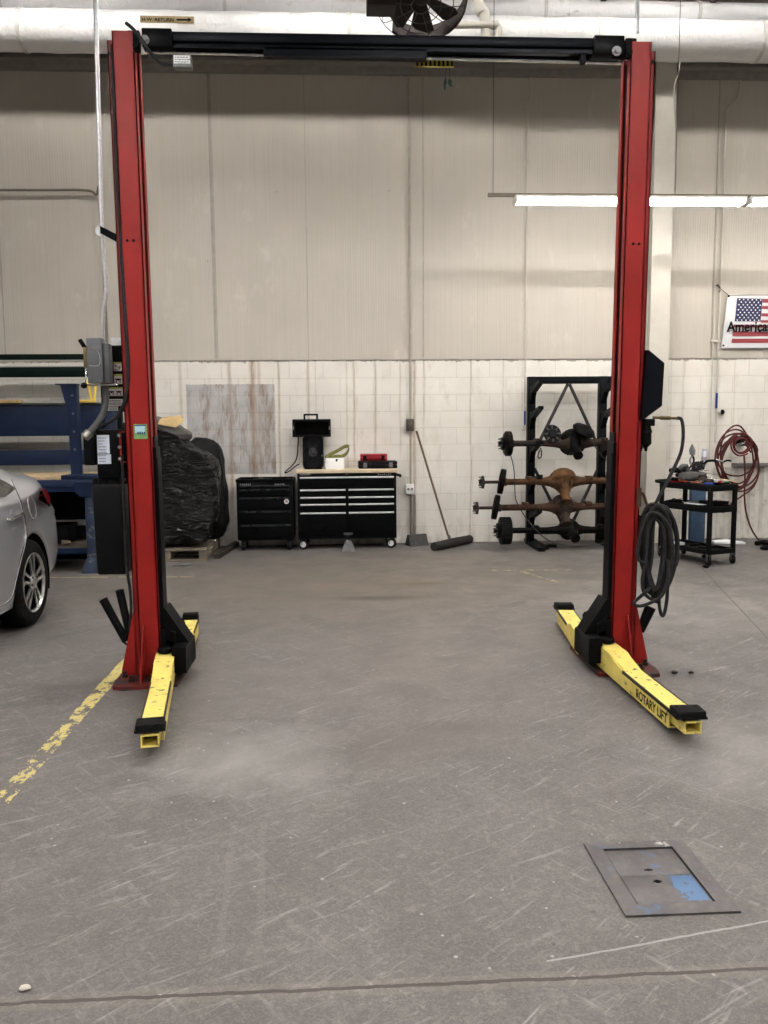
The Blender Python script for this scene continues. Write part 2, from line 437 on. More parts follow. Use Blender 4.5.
# ------------------------------------------------------------------ room shell
X0, X1, YB, ZC = -8.0, 9.5, -7.0, 6.75
fl = MB().box((X0,YB,-.1),(X1,WALL,0)).build('floor', mk_floor()); struct(fl)
streaks = [(-1.91,.03,.9,.7),(-1.335,.035,.3,1.1),(-1.05,.05,.5,1.4),(-.98,.04,.85,.7),(-.74,.022,.5,1.1),(-.385,.024,.7,1.0),(-.29,.012,.9,.6),(.08,.015,.6,.6),(.165,.022,.9,1.0),(.43,.024,1.0,1.0),(.73,.018,1.0,.7),(.90,.03,-.3,1.2),(1.02,.022,1.3,.7),
           (1.60,.016,-.3,1.0),(2.0,.014,.9,.7),(4.10,.014,.5,.4),(4.25,.02,0,.5),(4.9,.015,.2,.4),(-2.3,.03,.5,.7)]
lw = MB().box((X0,WALL,0),(X1,WALL+.3,2.25)).build('wall_back', mk_lower_wall(streaks)); struct(lw)
uw = MB().box((X0,WALL-.012,2.25),(X1,WALL+.3,ZC)).build('wall_back', mk_upper_wall()); struct(uw)
WP = mat('painted_side_wall', (.40,.38,.34), .6, 0, .08, 1.5)
struct(MB().box((X0-.2,YB,0),(X0,WALL+.3,ZC)).build('wall_left', WP))
struct(MB().box((X1,YB,0),(X1+.2,WALL+.3,ZC)).build('wall_right', WP))
struct(MB().box((X0,YB-.2,0),(X1,YB,ZC)).build('wall_front', WP))
struct(MB().box((X0,YB,ZC),(X1,WALL+.3,ZC+.15)).build('ceiling', mat('dark_steel_deck', (.12,.105,.09), .7, 0, .2, 4)))
# panel joints of the upper wall (thin battens)
SEAM = mat('panel_joint', (.34,.31,.27), .6)
k = 0
for (xa, ya, w) in ((3, 300, .014), (213, 250, .03), (423, 200, .016), (304, 100, .008), (716, 200, .012)):
    k += 1; x = W(xa, ya, WALL-.012).x; b = MB()
    b.box((x-w/2, WALL-.020, 2.27), (x+w/2, WALL-.012, 5.6)); 
    if w > .02: b.box((x+w/2+.004, WALL-.015, 2.27), (x+w/2+.012, WALL-.012, 5.6))
    struct(b.build('trim_%d' % k, SEAM))
# steel beam along the wall top
k += 1
struct(MB().box((X0, 9.98, 5.60),(X1, 10.15, 5.625)).box((X0, 10.06, 5.62),(X1, 10.075, 5.95)).box((X0, 9.98, 5.95),(X1, 10.15, 5.975)).box((X0,10.10,5.52),(X1,10.15,5.60)).build('trim_%d' % k, mat('beam_paint', (.46,.43,.38), .5)))
# H column standing against the wall behind the right post
k += 1; pa, pb = W(653, 200, 9.85).x, W(671, 200, 9.85).x
b = MB().box((pa,9.84,0),(pb+.02,9.856,5.6)).box((pa,10.13,0),(pb+.02,10.146,5.6)).box(((pa+pb)/2,9.856,0),((pa+pb)/2+.012,10.13,5.6))
struct(b.build('trim_%d' % k, CREAM))
# roof joists
JO = mat('joist_paint', (.20,.175,.15), .6)
for i, jx in enumerate([-7+1.25*q for q in range(13)]):
    k += 1; b = MB()
    b.box((jx-.03,YB+.1,6.15),(jx+.03,9.7,6.19)).box((jx-.03,YB+.1,6.62),(jx+.03,9.7,6.66))
    y = YB+.3; sgn = 1
    while y < 9.6:
        a, c_ = (6.19, 6.62) if sgn > 0 else (6.62, 6.19)
        b.cyl((jx, y, a), (jx, min(y+.45, 9.7), c_), .014, seg=6); y += .45; sgn = -sgn
    struct(b.build('trim_%d' % k, JO))
# corrugated guard at the foot of the wall on the right
k += 1; b = MB(); x = 4.28; 
while x < 7.2:
    b.hull([(x,WALL-.001,0),(x+.12,WALL-.001,0),(x+.03,WALL-.05,0),(x+.09,WALL-.05,0),(x,WALL-.001,.90),(x+.12,WALL-.001,.90),(x+.03,WALL-.05,.90),(x+.09,WALL-.05,.90)]); x += .165
struct(b.build('trim_%d' % k, mat('white_sheet_metal', (.62,.60,.55), .5, 0, .12, 7, wear=(.35,.32,.27), wscale=8, wlo=.55, whi=.72)))
k += 1
struct(MB().box((4.90,10.06,.91),(7.2,WALL-.001,.95)).build('trim_%d' % k, mat('grey_rail', (.33,.32,.30), .5)))

# ------------------------------------------------------------------ ducts and pipes along the top of the wall
def ring_band(b, x, c, r, ax=(1,0,0)):
    b.lathe([(-.02, r), (-.018, r+.006), (.018, r+.006), (.02, r)], (x, c[1], c[2]), ax, 40)
cu = W(384, 8.5, 9.75); cl = W(384, 36, 9.62)
d1 = thing('insulated_pipe', 'slim white wrapped pipe running under the roof above the thick duct', 'pipe', (0, cu.y, cu.z-.12))
b = MB(); prof = [(X0+.01 + i*.25, .118+.003*math.sin(i*1.7)) for i in range(int((X1-X0)/.25))]
b.lathe(prof, (0, cu.y, cu.z), (1,0,0), 40); b.build('pipe_wrap', DUCT, d1)
for x in (-3.6, -1.2, .9, 2.35, 4.1): b = MB(); ring_band(b, x, cu, .122); b.build('tape_band', mat('pale_tape_band', (.62,.60,.57), .5), d1)
d2 = thing('ventilation_duct', 'thick white wrapped duct running along the wall behind the lift crossbeam', 'duct', (0, cl.y, cl.z-.22))
b = MB(); prof = [(X0+.01 + i*.2, .212+.004*math.sin(i*1.3)+.003*math.sin(i*3.1)) for i in range(int((X1-X0)/.2))]
b.lathe(prof, (0, cl.y, cl.z), (1,0,0), 48); b.build('duct_wrap', DUCT, d2)
for x in (-3.35, .15, 2.9, 4.75): b = MB(); ring_band(b, x, cl, .216); b.build('tape_band', mat('pale_tape_band', (.62,.60,.57), .5), d2)
# flow tape stuck on the duct
t0, t1 = W(140, 25, 9.4).x, W(194, 27, 9.4).x
tp = MB(); seg = 8; R_ = .2175; vs = []
for i in range(seg+1):
    a = math.radians(188 - 8 + i*2.6); vs.append((cl.y+math.cos(a)*R_, cl.z+math.sin(a)*R_*-1))
for i in range(seg):
    (ya, za), (yb, zb) = vs[i], vs[i+1]
    q = [tp.bm.verts.new(p) for p in ((t0,ya,za),(t1,ya,za),(t1,yb,zb),(t0,yb,zb))]; tp.bm.faces.new(q)
tapeo = tp.build('flow_label', mat('tan_tape', (.50,.38,.20), .6), d2, label='tan tape lettered with an arrow')
ym, zm = (vs[3][0]+vs[4][0])/2, (vs[3][1]+vs[4][1])/2
tv = V((0, vs[-1][0]-vs[0][0], vs[-1][1]-vs[0][1])).normalized()
if tv.z < 0: tv = -tv
nn = V((1,0,0)).cross(tv)
TM = Matrix.Translation(V((t0+.02, ym, zm))+nn*.006) @ Matrix(((1,0,0),tv,nn)).transposed().to_4x4()
textmesh('lettering', 'H.W. RETURN', .054, TM @ Matrix.Translation((0,-.022,0)), BLKM, d2, .0008)
ar = MB(); AM = TM @ Matrix.Translation((t1-t0-.20, 0, 0))
ar.box((0,-.009,0),(.12,.009,.002), AM); ar.prism([(.12,-.024),(.16,0),(.12,.024)], .002, AM); ar.build('arrow_mark', BLKM, d2)

pv = thing('white_pipe_elbow', 'small white pipe with elbows beside the ceiling fan', 'pipe', W(490, 30, 9.3))
b = MB(); b.tube([W(455,25,9.28),W(488,25,9.28),W(497,26,9.28),W(499,32,9.28),W(496,48,9.28)], .035, 14); b.build('branch_pipe', CREAM, pv)
b = MB(); b.tube([W(479,-6,9.32),W(480,8,9.32),W(485,16,9.32),W(486,48,9.32)], .055, 16); b.build('riser_pipe', CREAM, pv)
MB().cyl(W(492,25,9.28), W(498,25,9.28), .045, seg=16).build('coupling', CREAM, pv); MB().cyl(W(480,8,9.32), W(482,13,9.32), .066, seg=16).build('coupling', CREAM, pv)

# ceiling fan
fc = W(421, -1, 8.6); fn = V((-.08,-.45,-.89)).normalized()
FR = frame(fn, (1,0,0)); F4 = Matrix.Translation(fc) @ FR.to_4x4()
fan = thing('ceiling_fan', 'dark drum fan with wire guard hanging above the lift crossbeam', 'fan', fc)
DK = mat('dark_brown_metal', (.055,.045,.042), .5, .2, .2, 6)
b = MB(); seg = 40; R_ = .44
for i in range(seg):
    a0, a1 = i*2*PI/seg, (i+1)*2*PI/seg
    if 100 < math.degrees(a0) < 230: continue
    b.hull([F4 @ V((math.cos(a)*r, math.sin(a)*r, z)) for a in (a0,a1) for r in (R_,R_+.012) for z in (-.18,.02)])
b.build('shroud', DK, fan)
for i in range(7):
    a = i*2*PI/7+.35; b = MB(); Mx = F4 @ Matrix.Rotation(a, 4, 'Z') @ Matrix.Translation((0,0,-.06)) @ Matrix.Rotation(.42, 4, 'X')
    b.prism([(.06,-.05),(.36,-.13),(.40,-.08),(.40,.09),(.34,.13),(.06,.05)], .006, Mx); b.build('fan_blade', DK, fan)
b = MB(); b.lathe([(-.16,.05),(-.13,.09),(-.02,.09),(.0,.05)], fc, fn, 24); b.build('hub', DK, fan)
b = MB()
for r, z in ((.45,.03),(.32,.07),(.20,.085),(.09,.09)):
    b.tube([F4 @ V((math.cos(a*2*PI/32)*r, math.sin(a*2*PI/32)*r, z)) for a in range(32)], .005, 6, smooth=0, closed=True)
for i in range(10):
    a = i*2*PI/10
    b.tube([F4 @ V((math.cos(a)*r, math.sin(a)*r, z)) for r, z in ((.09,.09),(.20,.085),(.32,.07),(.45,.03),(.455,-.1))], .0045, 6, smooth=2)
b.build('wire_guard', mat('guard_wire', (.14,.12,.11), .4, .5), fan)
b = MB(); q = W(381, 0, 8.5); b.box((q.x-.14, q.y-.1, q.z-.09),(q.x+.14, q.y+.15, q.z+.30), bev=.01); b.cyl(q+V((.1,0,.1)), fc-fn*.1, .03, seg=10); b.cyl(fc-fn*.1, (fc.x, fc.y, 6.15), .02, seg=10); b.build('motor_bracket', DK, fan)

# ------------------------------------------------------------------ conduits, wires and boxes on the wall
def conduit(name, label, pts, r, material=CREAM, cat='conduit', seg=10, sm=6):
    o = MB().tube(pts, r, seg, smooth=sm).build(name, material); return tag(o, label, cat)
yw = WALL-.035
xs = W(410, 300, yw).x
o = thing('wall_conduit', 'cream conduit with switch box and outlet right of the wide tool chest', 'conduit', (xs, yw, 0))
MB().cyl((xs, yw, .0), (xs, yw, .60), .014).cyl((xs+.045, yw, 0), (xs+.045, yw, .60), .014).build('pipe', mat('grey_conduit', (.42,.38,.33), .45, .2), o)
MB().cyl((xs, yw, .72), (xs, yw, 5.6), .014).build('pipe', mat('cream_conduit', (.38,.34,.29), .5), o)
q = W(410,425,WALL-.05); MB().box((q.x-.045, WALL-.09, q.z-.075),(q.x+.045, WALL-.014, q.z+.075), bev=.008).box((q.x-.028,WALL-.10,q.z-.045),(q.x+.03,WALL-.09,q.z+.05), bev=.003).build('switch_box', mat('dirty_steel_box', (.17,.14,.12), .5, .4, .4, 20), o)
q = W(410,489,WALL-.05); MB().box((q.x-.05, WALL-.07, q.z-.06),(q.x+.05, WALL-.01, q.z+.06), bev=.006).build('outlet_box', WHT, o)
b = MB()
for dx in (-.022,.022): b.cyl((q.x+dx, WALL-.0702, q.z),(q.x+dx, WALL-.074, q.z), .016, seg=16)
b.build('socket', mat('socket_grey', (.35,.33,.31), .5), o)
x1 = W(526, 300, yw).x
o = thing('gas_pipe', 'thin cream pipe with a blue sleeve left of the axle rack', 'pipe', (x1, yw, 1.3))
MB().tube([(x1, yw, 1.42),(x1,yw,5.15)], .009, 8, smooth=0).tube([(x1,yw,5.14),(x1-.03,yw,5.17),(x1+.03,yw,5.30),(x1+.03,yw,5.58)], .009, 8, smooth=3).build('pipe', CREAM, o)
zs = W(523,411,yw).z; MB().cyl((x1, yw, zs-.17),(x1, yw, zs), .012).build('sleeve', BLUEP, o)
MB().cyl((x1, yw, zs-.24),(x1, yw, zs-.17), .02).cyl((x1-.04, yw, zs-.22),(x1+.04, yw, zs-.22), .012).build('valve', CREAM, o)
x2 = W(720, 300, yw).x
o = thing('water_pipe', 'thin cream pipe with blue sleeve and black valve knob left of the banner', 'pipe', (x2, yw, 1.2))
MB().tube([(x2, yw, 1.2),(x2,yw,5.15)], .012, 8, smooth=0).tube([(x2,yw,5.14),(x2+.02,yw,5.2),(x2+.14,yw,5.33),(x2+.15,yw,5.58)], .012, 8, smooth=3).tube([(x2-.07, yw, 1.0),(x2-.07,yw,4.9)], .008, 8, smooth=0).build('pipe', CREAM, o)
zs = W(718,393,yw).z; MB().cyl((x2, yw, zs-.19),(x2, yw, zs), .014).build('sleeve', BLUEP, o)
zv = W(718,412,yw).z; MB().cyl((x2, yw, zv),(x2+.07, yw, zv), .008).build('valve_stem', CREAM, o); MB().lathe([(0,.012),(.01,.03),(.03,.03),(.045,.012)], (x2+.06, yw, zv), (1,0,0), 14).build('valve_knob', BLKM, o)
zb = W(712, 341, yw).z; MB().box((x2-.10,yw-.01,zb-.015),(x2+.03,yw+.01,zb+.015)).build('strap', CREAM, o)
conduit('looped_conduit', 'thin grey pipe bending on the wall left of the left post', [W(-60,190,10.1),W(40,190,10.1),W(84,190,10.1),W(96,195,10.1),W(101,210,10.1),(W(101,210,10.1).x,10.1,1.0)], .015, mat('dull_pipe', (.30,.27,.23), .5))

# ------------------------------------------------------------------ hanging fluorescent fixture near the wall
TUBE = emis('fluorescent_tube', (1.0, .955, .88), 9.0)
TUBE2 = emis('added_tube_room', (1.0, .972, .945), 48.0)
TUBE3 = emis('added_tube_dim', (1.0, .972, .945), 22.0)
FIXM = mat('fixture_enamel', (.62,.60,.56), .5)
fx, fz = W(514, 200, 8.9).x, W(514, 196, 8.9).z
fix = thing('fluorescent_strip_light', 'long glowing fluorescent strip light hanging near the back wall behind the right post', 'light', (fx+2.4, 8.9, fz))
MB().box((fx-.28, 8.86, fz-.012),(fx+6.0, 8.90, fz+.02)).build('mounting_rail', mat('rail_brown', (.22,.18,.13), .5), fix)
b = MB()
for i in range(2):
    a = fx+.0+i*2.50
    b.box((a, 8.80, fz-.03),(a+2.46, 8.98, fz-.012)); b.box((a, 8.80, fz-.085),(a+.02, 8.98, fz-.03)); b.box((a+2.44, 8.80, fz-.085),(a+2.46, 8.98, fz-.03))
b.build('reflector', FIXM, fix)
for i in range(2):
    for dy in (-.05, .05):
        a = fx+.025+i*2.50
        MB().cyl((a, 8.89+dy, fz-.055),(a+2.41, 8.89+dy, fz-.055), .027, seg=12).build('tube_lamp', TUBE, fix)
for wx in (W(493,194,8.88).x, W(675,194,8.88).x, fx+4.6): MB().cyl((wx,8.88,fz),(wx,8.88,6.2),.004,seg=6).build('hanging_wire', mat('wire_grey', (.2,.18,.16), .4, .6), fix)
o = conduit('hanging_cable', 'thin curling cable dropping from the duct to the strip light', [W(680,62,9.3),W(678,75,9.2),W(674,90,9.1),W(676,140,9.0),W(675,192,8.93)], .006, mat('cream_cable', (.35,.31,.26), .5), 'cable')

# unseen lights added under the roof, placed to brighten wall, ducts and floor
first = None
def added_light(x, y, z, L=2.4, e=None):
    global first
    t = thing('added_ceiling_light', 'unseen fluorescent fixture added under the roof to light the shop floor', 'light', (x, y, z), 'unseen added fixtures under the roof')
    MB().box((x-L/2, y-.1, z),(x+L/2, y+.1, z+.05), bev=.01).build('housing', FIXM, t)
    for s_ in (-1,1): MB().hull([V((x+sx_*L/2, y+s_*a_, z+b_)) for sx_ in (-1,1) for a_, b_ in ((.09,.02),(.10,.02),(.16,-.07),(.15,-.07))]).build('reflector_wing', FIXM, t)  # wings shaped to cut the light off the upper wall
    for dy in (-.05,.05): MB().cyl((x-L/2+.02, y+dy, z-.025),(x+L/2-.02, y+dy, z-.025), .02, seg=10).build('tube_lamp', e, t)
    for wx in (x-L/2+.2, x+L/2-.2): MB().cyl((wx,y,z+.05),(wx,y,ZC),.004,seg=6).build('hanging_wire', GALV, t)
for (x, y, z, e) in ((-1.6,6.45,4.98,TUBE2),(1.6,6.45,4.98,TUBE2),(5.4,6.45,4.98,TUBE2),(-2.6,2.2,4.6,TUBE2),(1.6,2.2,4.6,TUBE2),(5.8,2.2,4.6,TUBE2),
                     (-2.2,-1.8,4.6,TUBE2),(2.6,-1.8,4.6,TUBE2),(6.4,-1.8,4.6,TUBE3),(-6.0,0.2,4.6,TUBE2),
                     (-3.0,8.45,6.4,TUBE3),(0.2,8.45,6.4,TUBE3),(3.4,8.45,6.58,TUBE3),(6.6,8.45,6.58,TUBE3)):
    added_light(x, y, z, 2.4, e)
sc = bpy.context.scene
sc.view_settings.view_transform = 'Standard'; sc.view_settings.look = 'None'; sc.view_settings.gamma = 1.0; sc.view_settings.use_curve_mapping = False
sc.view_settings.exposure = 1.3
wd = bpy.data.worlds.new('room_air'); sc.world = wd; wd.use_nodes = True
wd.node_tree.nodes['Background'].inputs[0].default_value = (.5,.5,.5,1); wd.node_tree.nodes['Background'].inputs[1].default_value = .05

# ================================================================== the two-post lift
lift = thing('two_post_lift', 'red two-post vehicle lift with yellow swing arms and black overhead crossbeam', 'vehicle lift', (.28, 4.85, 0))
YF = 4.78
class Side:
    def __init__(s, xin, sx, lean): s.x, s.s, s.l = xin, sx, lean
    def p(s, o, d, z): return V((s.x + s.s*(o + s.l*z), YF+d, z))
    def box(s, b, o0, o1, d0, d1, z0, z1, m=None):
        b.hull([s.p(o, d, z) for o in (o0,o1) for d in (d0,d1) for z in (z0,z1)], m); return b
SD = {'L': Side(-1.068, -1, .005), 'R': Side(1.606, 1, .011)}
for key, S in SD.items():
    # post shell: lips, front face, stepped flange, web
    b = MB(); t = .007; zt = 3.60 if key == 'L' else 3.585; z2 = zt-.035; Dp = .165
    for a in ((0,.117,0,t,.03,zt),(0,t,0,.05,.03,z2),(.110,.117,0,.04,.03,zt),(.117,.152,.035,.035+t,.03,z2),(.145,.152,.035,.14,.03,z2),
              (.110,.152,.125,.125+t,.03,z2),(0,.117,Dp-t,Dp,.03,z2),(0,t,Dp-.045,Dp,.03,z2),(.110,.117,.125,Dp,.03,z2),(.03,.105,.02,.03,3.2,zt-.01)):
        S.box(b, *a)
    post = b.build('post', RED, lift)
    b = MB(); S.box(b, .012,.05, .052,.118, .12, 3.5); b.build('guide_channel', BLK, post)
    b = MB()
    for o in (.048,.082): b.lathe([(0,.008),(.004,.008),(.005,.003)], S.p(o, -.001, 2.50 if key=='L' else 2.49), (0,-1,0), 12)
    b.lathe([(0,.011),(.006,.011)], S.p(.135,.033, 3.49), (0,-1,0), 12)
    b.build('bolt', BLK, post)
    # base plate with gussets
    b = MB()
    pts = [(-.12,-.14),(.17,-.19),(.235,-.17),(.25,-.06),(.25,.46),(.16,.52),(-.12,.46)]
    poly = [(S.x+S.s*o, YF+d) for o, d in pts]
    if S.s < 0: poly = poly[::-1]
    b.prism(poly, .022); b.build('base_plate', REDS, post)
    b = MB()
    for o in (.09,):
        b.hull([S.p(o+e, d, z) for e in (-.004,.004) for d, z in ((0,.022),(-.125,.022),(-.125,.05),(-.012,.33),(0,.33))])
    for d in (.04,.12):
        b.hull([S.p(o, d+e, z) for e in (-.004,.004) for o, z in ((.15,.022),(.235,.022),(.235,.05),(.15,.42))])
    b.build('gusset', RED, post)
    for o, d in ((.04,-.08),(.15,-.09),(.21,.0),(.21,.30),(.02,.36)):
        MB().lathe([(0,.018),(.014,.018),(.016,.012),(.035,.012),(.036,.004)], S.p(o,d,.022), (0,0,1), 6).build('anchor_bolt', mat('dirty_bolt', (.10,.07,.06), .5, .6, .3, 30), post)
    # carriage
    b = MB()
    S.box(b, -.018, .045, .03, .14, .32, 1.36)
    S.box(b, -.023,-.016, .035,.135,.34,1.30)
    S.box(b, -.010, .03, .045,.135,1.36,1.42)
    S.box(b, -.165, -.085, -.09, .20, .065, .215); S.box(b, -.165, -.03, .075, .215, .065, .205); S.box(b, -.03, .03, .02,.26,.10,.30)
    
    b.hull([S.p(o, d, z) for d in (.03,.19) for o, z in ((-.015,.42),(-.030,.42),(-.015,.24),(-.145,.235),(-.16,.215),(-.11,.20))])
    carriage = b.build('carriage', BLK, lift)
    for d in (-.015, .265):
        MB().lathe([(0,.025),(.07,.025),(.072,.04),(.095,.04),(.10,.03)], S.p(-.03 if d<0 else -.07, d, .10), (0,0,1), 20).cyl(S.p(-.085,d+.03,.2), S.p(-.085,d+.03,.275), .008).cyl(S.p(-.085,d+.03,.275), S.p(-.06,d+.03,.285), .008).build('pivot_pin', BLKM, carriage)
    # toe/cable guard strip and chain
    b = MB(); b.tube([S.p(.02,.085,1.4), S.p(.02,.085,3.5)], .008, 8, smooth=0); b.build('lift_cable', STEEL, lift)

def arm(base, tip, hw0, hw1, zlift=0.0, L_in=.34, text=None, pad=(.155,.105), padrot=0.0, side=1):
    base, tip = V((*base,0)), V((*tip,0)); d = (tip-base).normalized(); L = (tip-base).length
    R = frame((0,0,1), d); Mx = Matrix.Translation(base) @ R.to_4x4()      # local x along arm, y left, z up
    MB().lathe([(0,.05),(.015,.05),(.018,.03),(.030,.028),(.032,.012)], base+V((0,0,.166)), (0,0,1), 20).build('pivot_cap', BLKM, lift)
    root = MB().box((-.06,-hw0,.032),(L*.62,hw0,.125), Mx, .004)
    # tapered top plate (hollow box section) rising to the pivot head
    root.hull([Mx @ V(p) for p in ((-.08,-hw0*1.02,.165),(-.08,hw0*1.02,.165),(L*.22,-hw0*1.02,.165),(L*.22,hw0*1.02,.165),(L*.40,-hw1,.126),(L*.40,hw1,.126),(-.08,-hw0*1.02,.150),(-.08,hw0*1.02,.150),(L*.22,-hw0*1.02,.148),(L*.22,hw0*1.02,.148))])
    root.hull([Mx @ V(p) for y in (-hw0,) for p in ((.10,y,.12),(.10,y+.008,.12),(.10,y,.16),(.10,y+.008,.16),(L*.40,y,.12),(L*.40,y+.008,.12),(L*.22,y,.16),(L*.22,y+.008,.16))])
    root.hull([Mx @ V(p) for y in (hw0-.008,) for p in ((-.08,y,.12),(-.08,y+.008,.12),(-.08,y,.16),(-.08,y+.008,.16),(L*.40,y,.12),(L*.40,y+.008,.12),(L*.22,y,.16),(L*.22,y+.008,.16))])
    a = root.build('swing_arm', YEL, lift)
    MB().box((L*.40,-hw0-.003,.112),(L-.10,-hw0+.004,.128), Mx).box((L*.40,hw0-.004,.112),(L-.10,hw0+.003,.128), Mx).build('edge_strip', mat('worn_black_edge', (.06,.055,.04), .6, 0, .3, 30), a)
    # outer sleeve nose and hollow inner tube
    b = MB(); t = .006; w = hw1; z0, z1 = .055, .112
    b.box((L*.62+.001,-hw0,.032),(L-.14,-hw0+.008,.117), Mx).box((L*.62+.001,hw0-.008,.032),(L-.14,hw0,.117), Mx).box((L*.62+.001,-hw0,.1175),(L-.14,hw0,.1255), Mx).box((L*.62+.001,-hw0+.009,.032),(L-.14,hw0-.009,.04), Mx)
    b.build('sleeve', YEL, a)
    b = MB()
    b.box((L*.625,-w,z0),(L,-w+t,z1), Mx).box((L*.625,w-t,z0),(L,w,z1), Mx).box((L*.625,-w,z1-t),(L,w,z1), Mx).box((L*.625,-w,z0),(L,w,z0+t), Mx)
    it = b.build('inner_tube', YEL, a)
    MB().box((L*.625,-w+t,z0+t),(L-.10,w-t,z1-t), Mx).build('tube_core', BLKM, it)
    # rubber-faced contact pad
    pm = Mx @ Matrix.Translation((L-.06,0,0)) @ Matrix.Rotation(padrot, 4, 'Z')
    b = MB(); b.box((-pad[1]/2,-pad[0]/2,.120),(pad[1]/2,pad[0]/2,.158), pm, .008)
    b.box((-pad[1]/2-.004,-pad[0]/2-.004,.120),(pad[1]/2+.004,pad[0]/2+.004,.132), pm, .003)
    p = b.build('contact_pad', RUB, a)
    b = MB()
    for x, y in ((-.025,-.045),(.025,-.045),(-.025,.045),(.025,.045)): b.lathe([(0,.009),(.0012,.009)], pm @ V((x*pad[1]/.105,y,.158)), (0,0,1), 12)
    b.lathe([(0,.004),(.001,.004)], pm @ V((0,0,.158)), (0,0,1), 8)
    b.build('pad_recess', mat('pad_hole', (.01,.01,.01), .7), p)
    if text:
        sd = side; T = Mx @ Matrix.Translation((L*.56, sd*(hw0+.0006), .048)) @ Matrix(((1,0,0,0),(0,0,-1,0),(0,1,0,0),(0,0,0,1)))
        if sd > 0: T = Mx @ Matrix.Translation((L*.50+.52, sd*(hw0+.0006), .052)) @ Matrix(((-1,0,0,0),(0,0,1,0),(0,1,0,0),(0,0,0,1)))
        textmesh('stencil', text, .066, T, mat('stencil_black', (.05,.045,.02), .6), a, .0015, .0004)
    return a
A1 = arm((-1.045,4.83), (-.868,3.61), .052, .040, padrot=.02, pad=(.128,.10))
A2 = arm((1.568,4.84), (1.595,3.59), .056, .040, padrot=-.05, text='ROTARY LIFT', side=-1, pad=(.138,.105))
A3 = arm((-1.015,5.07), (-1.085,5.88), .060, .046, pad=(.105,.08))
A4 = arm((1.525,5.05), (1.628,5.96), .058, .044, pad=(.135,.095))

# crossbeam
b = MB(); xL, xR = -1.06, 1.62; y0, y1 = 4.80, 4.93; zb = 3.555
def bx(o, a, c, m=None): o.box(a, c, m=m)
b.box((-.90,y0,zb+.005),(1.46,y1,zb+.055), bev=.004)
b.box((-.90,y0+.02,zb-.02),(1.46,y0+.03,zb+.005)).box((-.90,y1-.01,zb-.02),(1.46,y1,zb+.005))
beam = b.build('crossbeam', NAVY, lift)
b = MB(); b.box((-1.045,y0-.012,zb-.03),(-.885,y1+.01,zb+.065), bev=.003).build('end_bracket', BLK, beam)
b = MB(); b.box((1.44,y0-.012,zb-.03),(1.61,y1+.01,zb+.065), bev=.003).build('end_bracket', BLK, beam)
for x, z in ((-1.03, 3.555), (1.565, 3.535)):
    MB().lathe([(0,.026),(.008,.026),(.009,.013),(.02,.013)], (x, y0-.012, z), (0,-1,0), 20).build('pulley_bolt', mat('worn_chrome', (.22,.22,.23), .55, .6), beam)
# safety shut-off bar with foam sleeve
rz = lambda px, py: W(px, py, 4.86)
b = MB(); b.cyl(rz(145,52), rz(622,63), .0085, seg=10); rod = b.build('shutoff_bar', CHR, lift)
b = MB(); b.cyl(rz(264,54.5), rz(426,57.5), .024, seg=20); b.build('foam_sleeve', mat('grey_foam', (.05,.052,.055), .7), rod)
MB().box((-.395,4.82,3.50),(.505,4.84,3.545)).build('sleeve_bracket', NAVY, beam)
# limit switch on the right end of the bar
b = MB(); q = rz(617, 57); b.obox(q+V((0,-.03,0)), (.07,.05,.045), (0,.1,0), .006).cyl(q+V((-.01,-.05,-.01)), q+V((-.16,-.04,-.0)), .008, .002).lathe([(0,.01),(.03,.022),(.05,.012)], q+V((-.035,-.05,.0)), (-.3,0,1), 14)
b.build('limit_switch', BLK, rod)
q = rz(582,60); MB().box((q.x-.015,q.y-.03,q.z-.03),(q.x+.015,q.y,q.z+.07), bev=.003).build('bar_hanger', BLK, rod)
# striped warning strip under the beam
q0, q1 = W(415,67,4.9), W(454,67,4.9); b = MB()
b.box((q0.x,4.90,q0.z),(q1.x,4.903,q0.z+.04)); ws = b.build('warning_strip', mat('warning_yellow', (.45,.36,.05), .5), beam)
b = MB(); n = 9
for i in range(n):
    xx = q0.x + (q1.x-q0.x)*(i+.3)/n; b.box((xx,4.8985,q0.z+.006),(xx+.012,4.8999,q0.z+.034))
b.build('strip_marks', BLKM, ws)
# small electrical box and cable at the left end
q0, q1 = W(173,67,4.78), W(191,55,4.78)
b = MB().box((q0.x,4.78,q0.z),(q1.x,4.83,q1.z), bev=.003); jb = b.build('junction_box', mat('zinc_box', (.42,.42,.41), .4, .5), beam)
MB().box((q0.x+.006,4.776,q0.z+.018),(q1.x-.006,4.7795,q1.z-.004)).build('box_label', PAPER, jb)
for i in range(4): pass
b = MB(); rr = random.Random(3)
for r_ in range(3):
    xx = q0.x+.012
    while xx < q1.x-.02:
        w_ = rr.uniform(.006,.016); b.box((xx,4.7752,q1.z-.016-.012*r_),(xx+w_,4.7758,q1.z-.012-.012*r_)); xx += w_+.004
b.build('label_print', mat('print_grey', (.25,.25,.28), .6), jb)
MB().tube([W(126,23,4.76),W(133,29,4.75),W(141,39,4.75),W(150,52,4.75),W(160,62,4.76),W(166,65,4.77),W(173,65,4.79)], .0095, 8).build('power_cable', HOSE, beam)
for key, S in SD.items():
    zt = 3.60
    MB().cyl(S.p(.03,.06,zt-.02), S.p(.03,.06,zt+.02), .02).cyl(S.p(-.01,-.005,3.52), S.p(-.01,-.02,3.52), .014).hull([S.p(o_,d_,z_) for o_ in (-.03,.004) for d_ in (-.006,.03) for z_ in (3.50,3.60)]).build('cable_sheave', BLKM, beam)

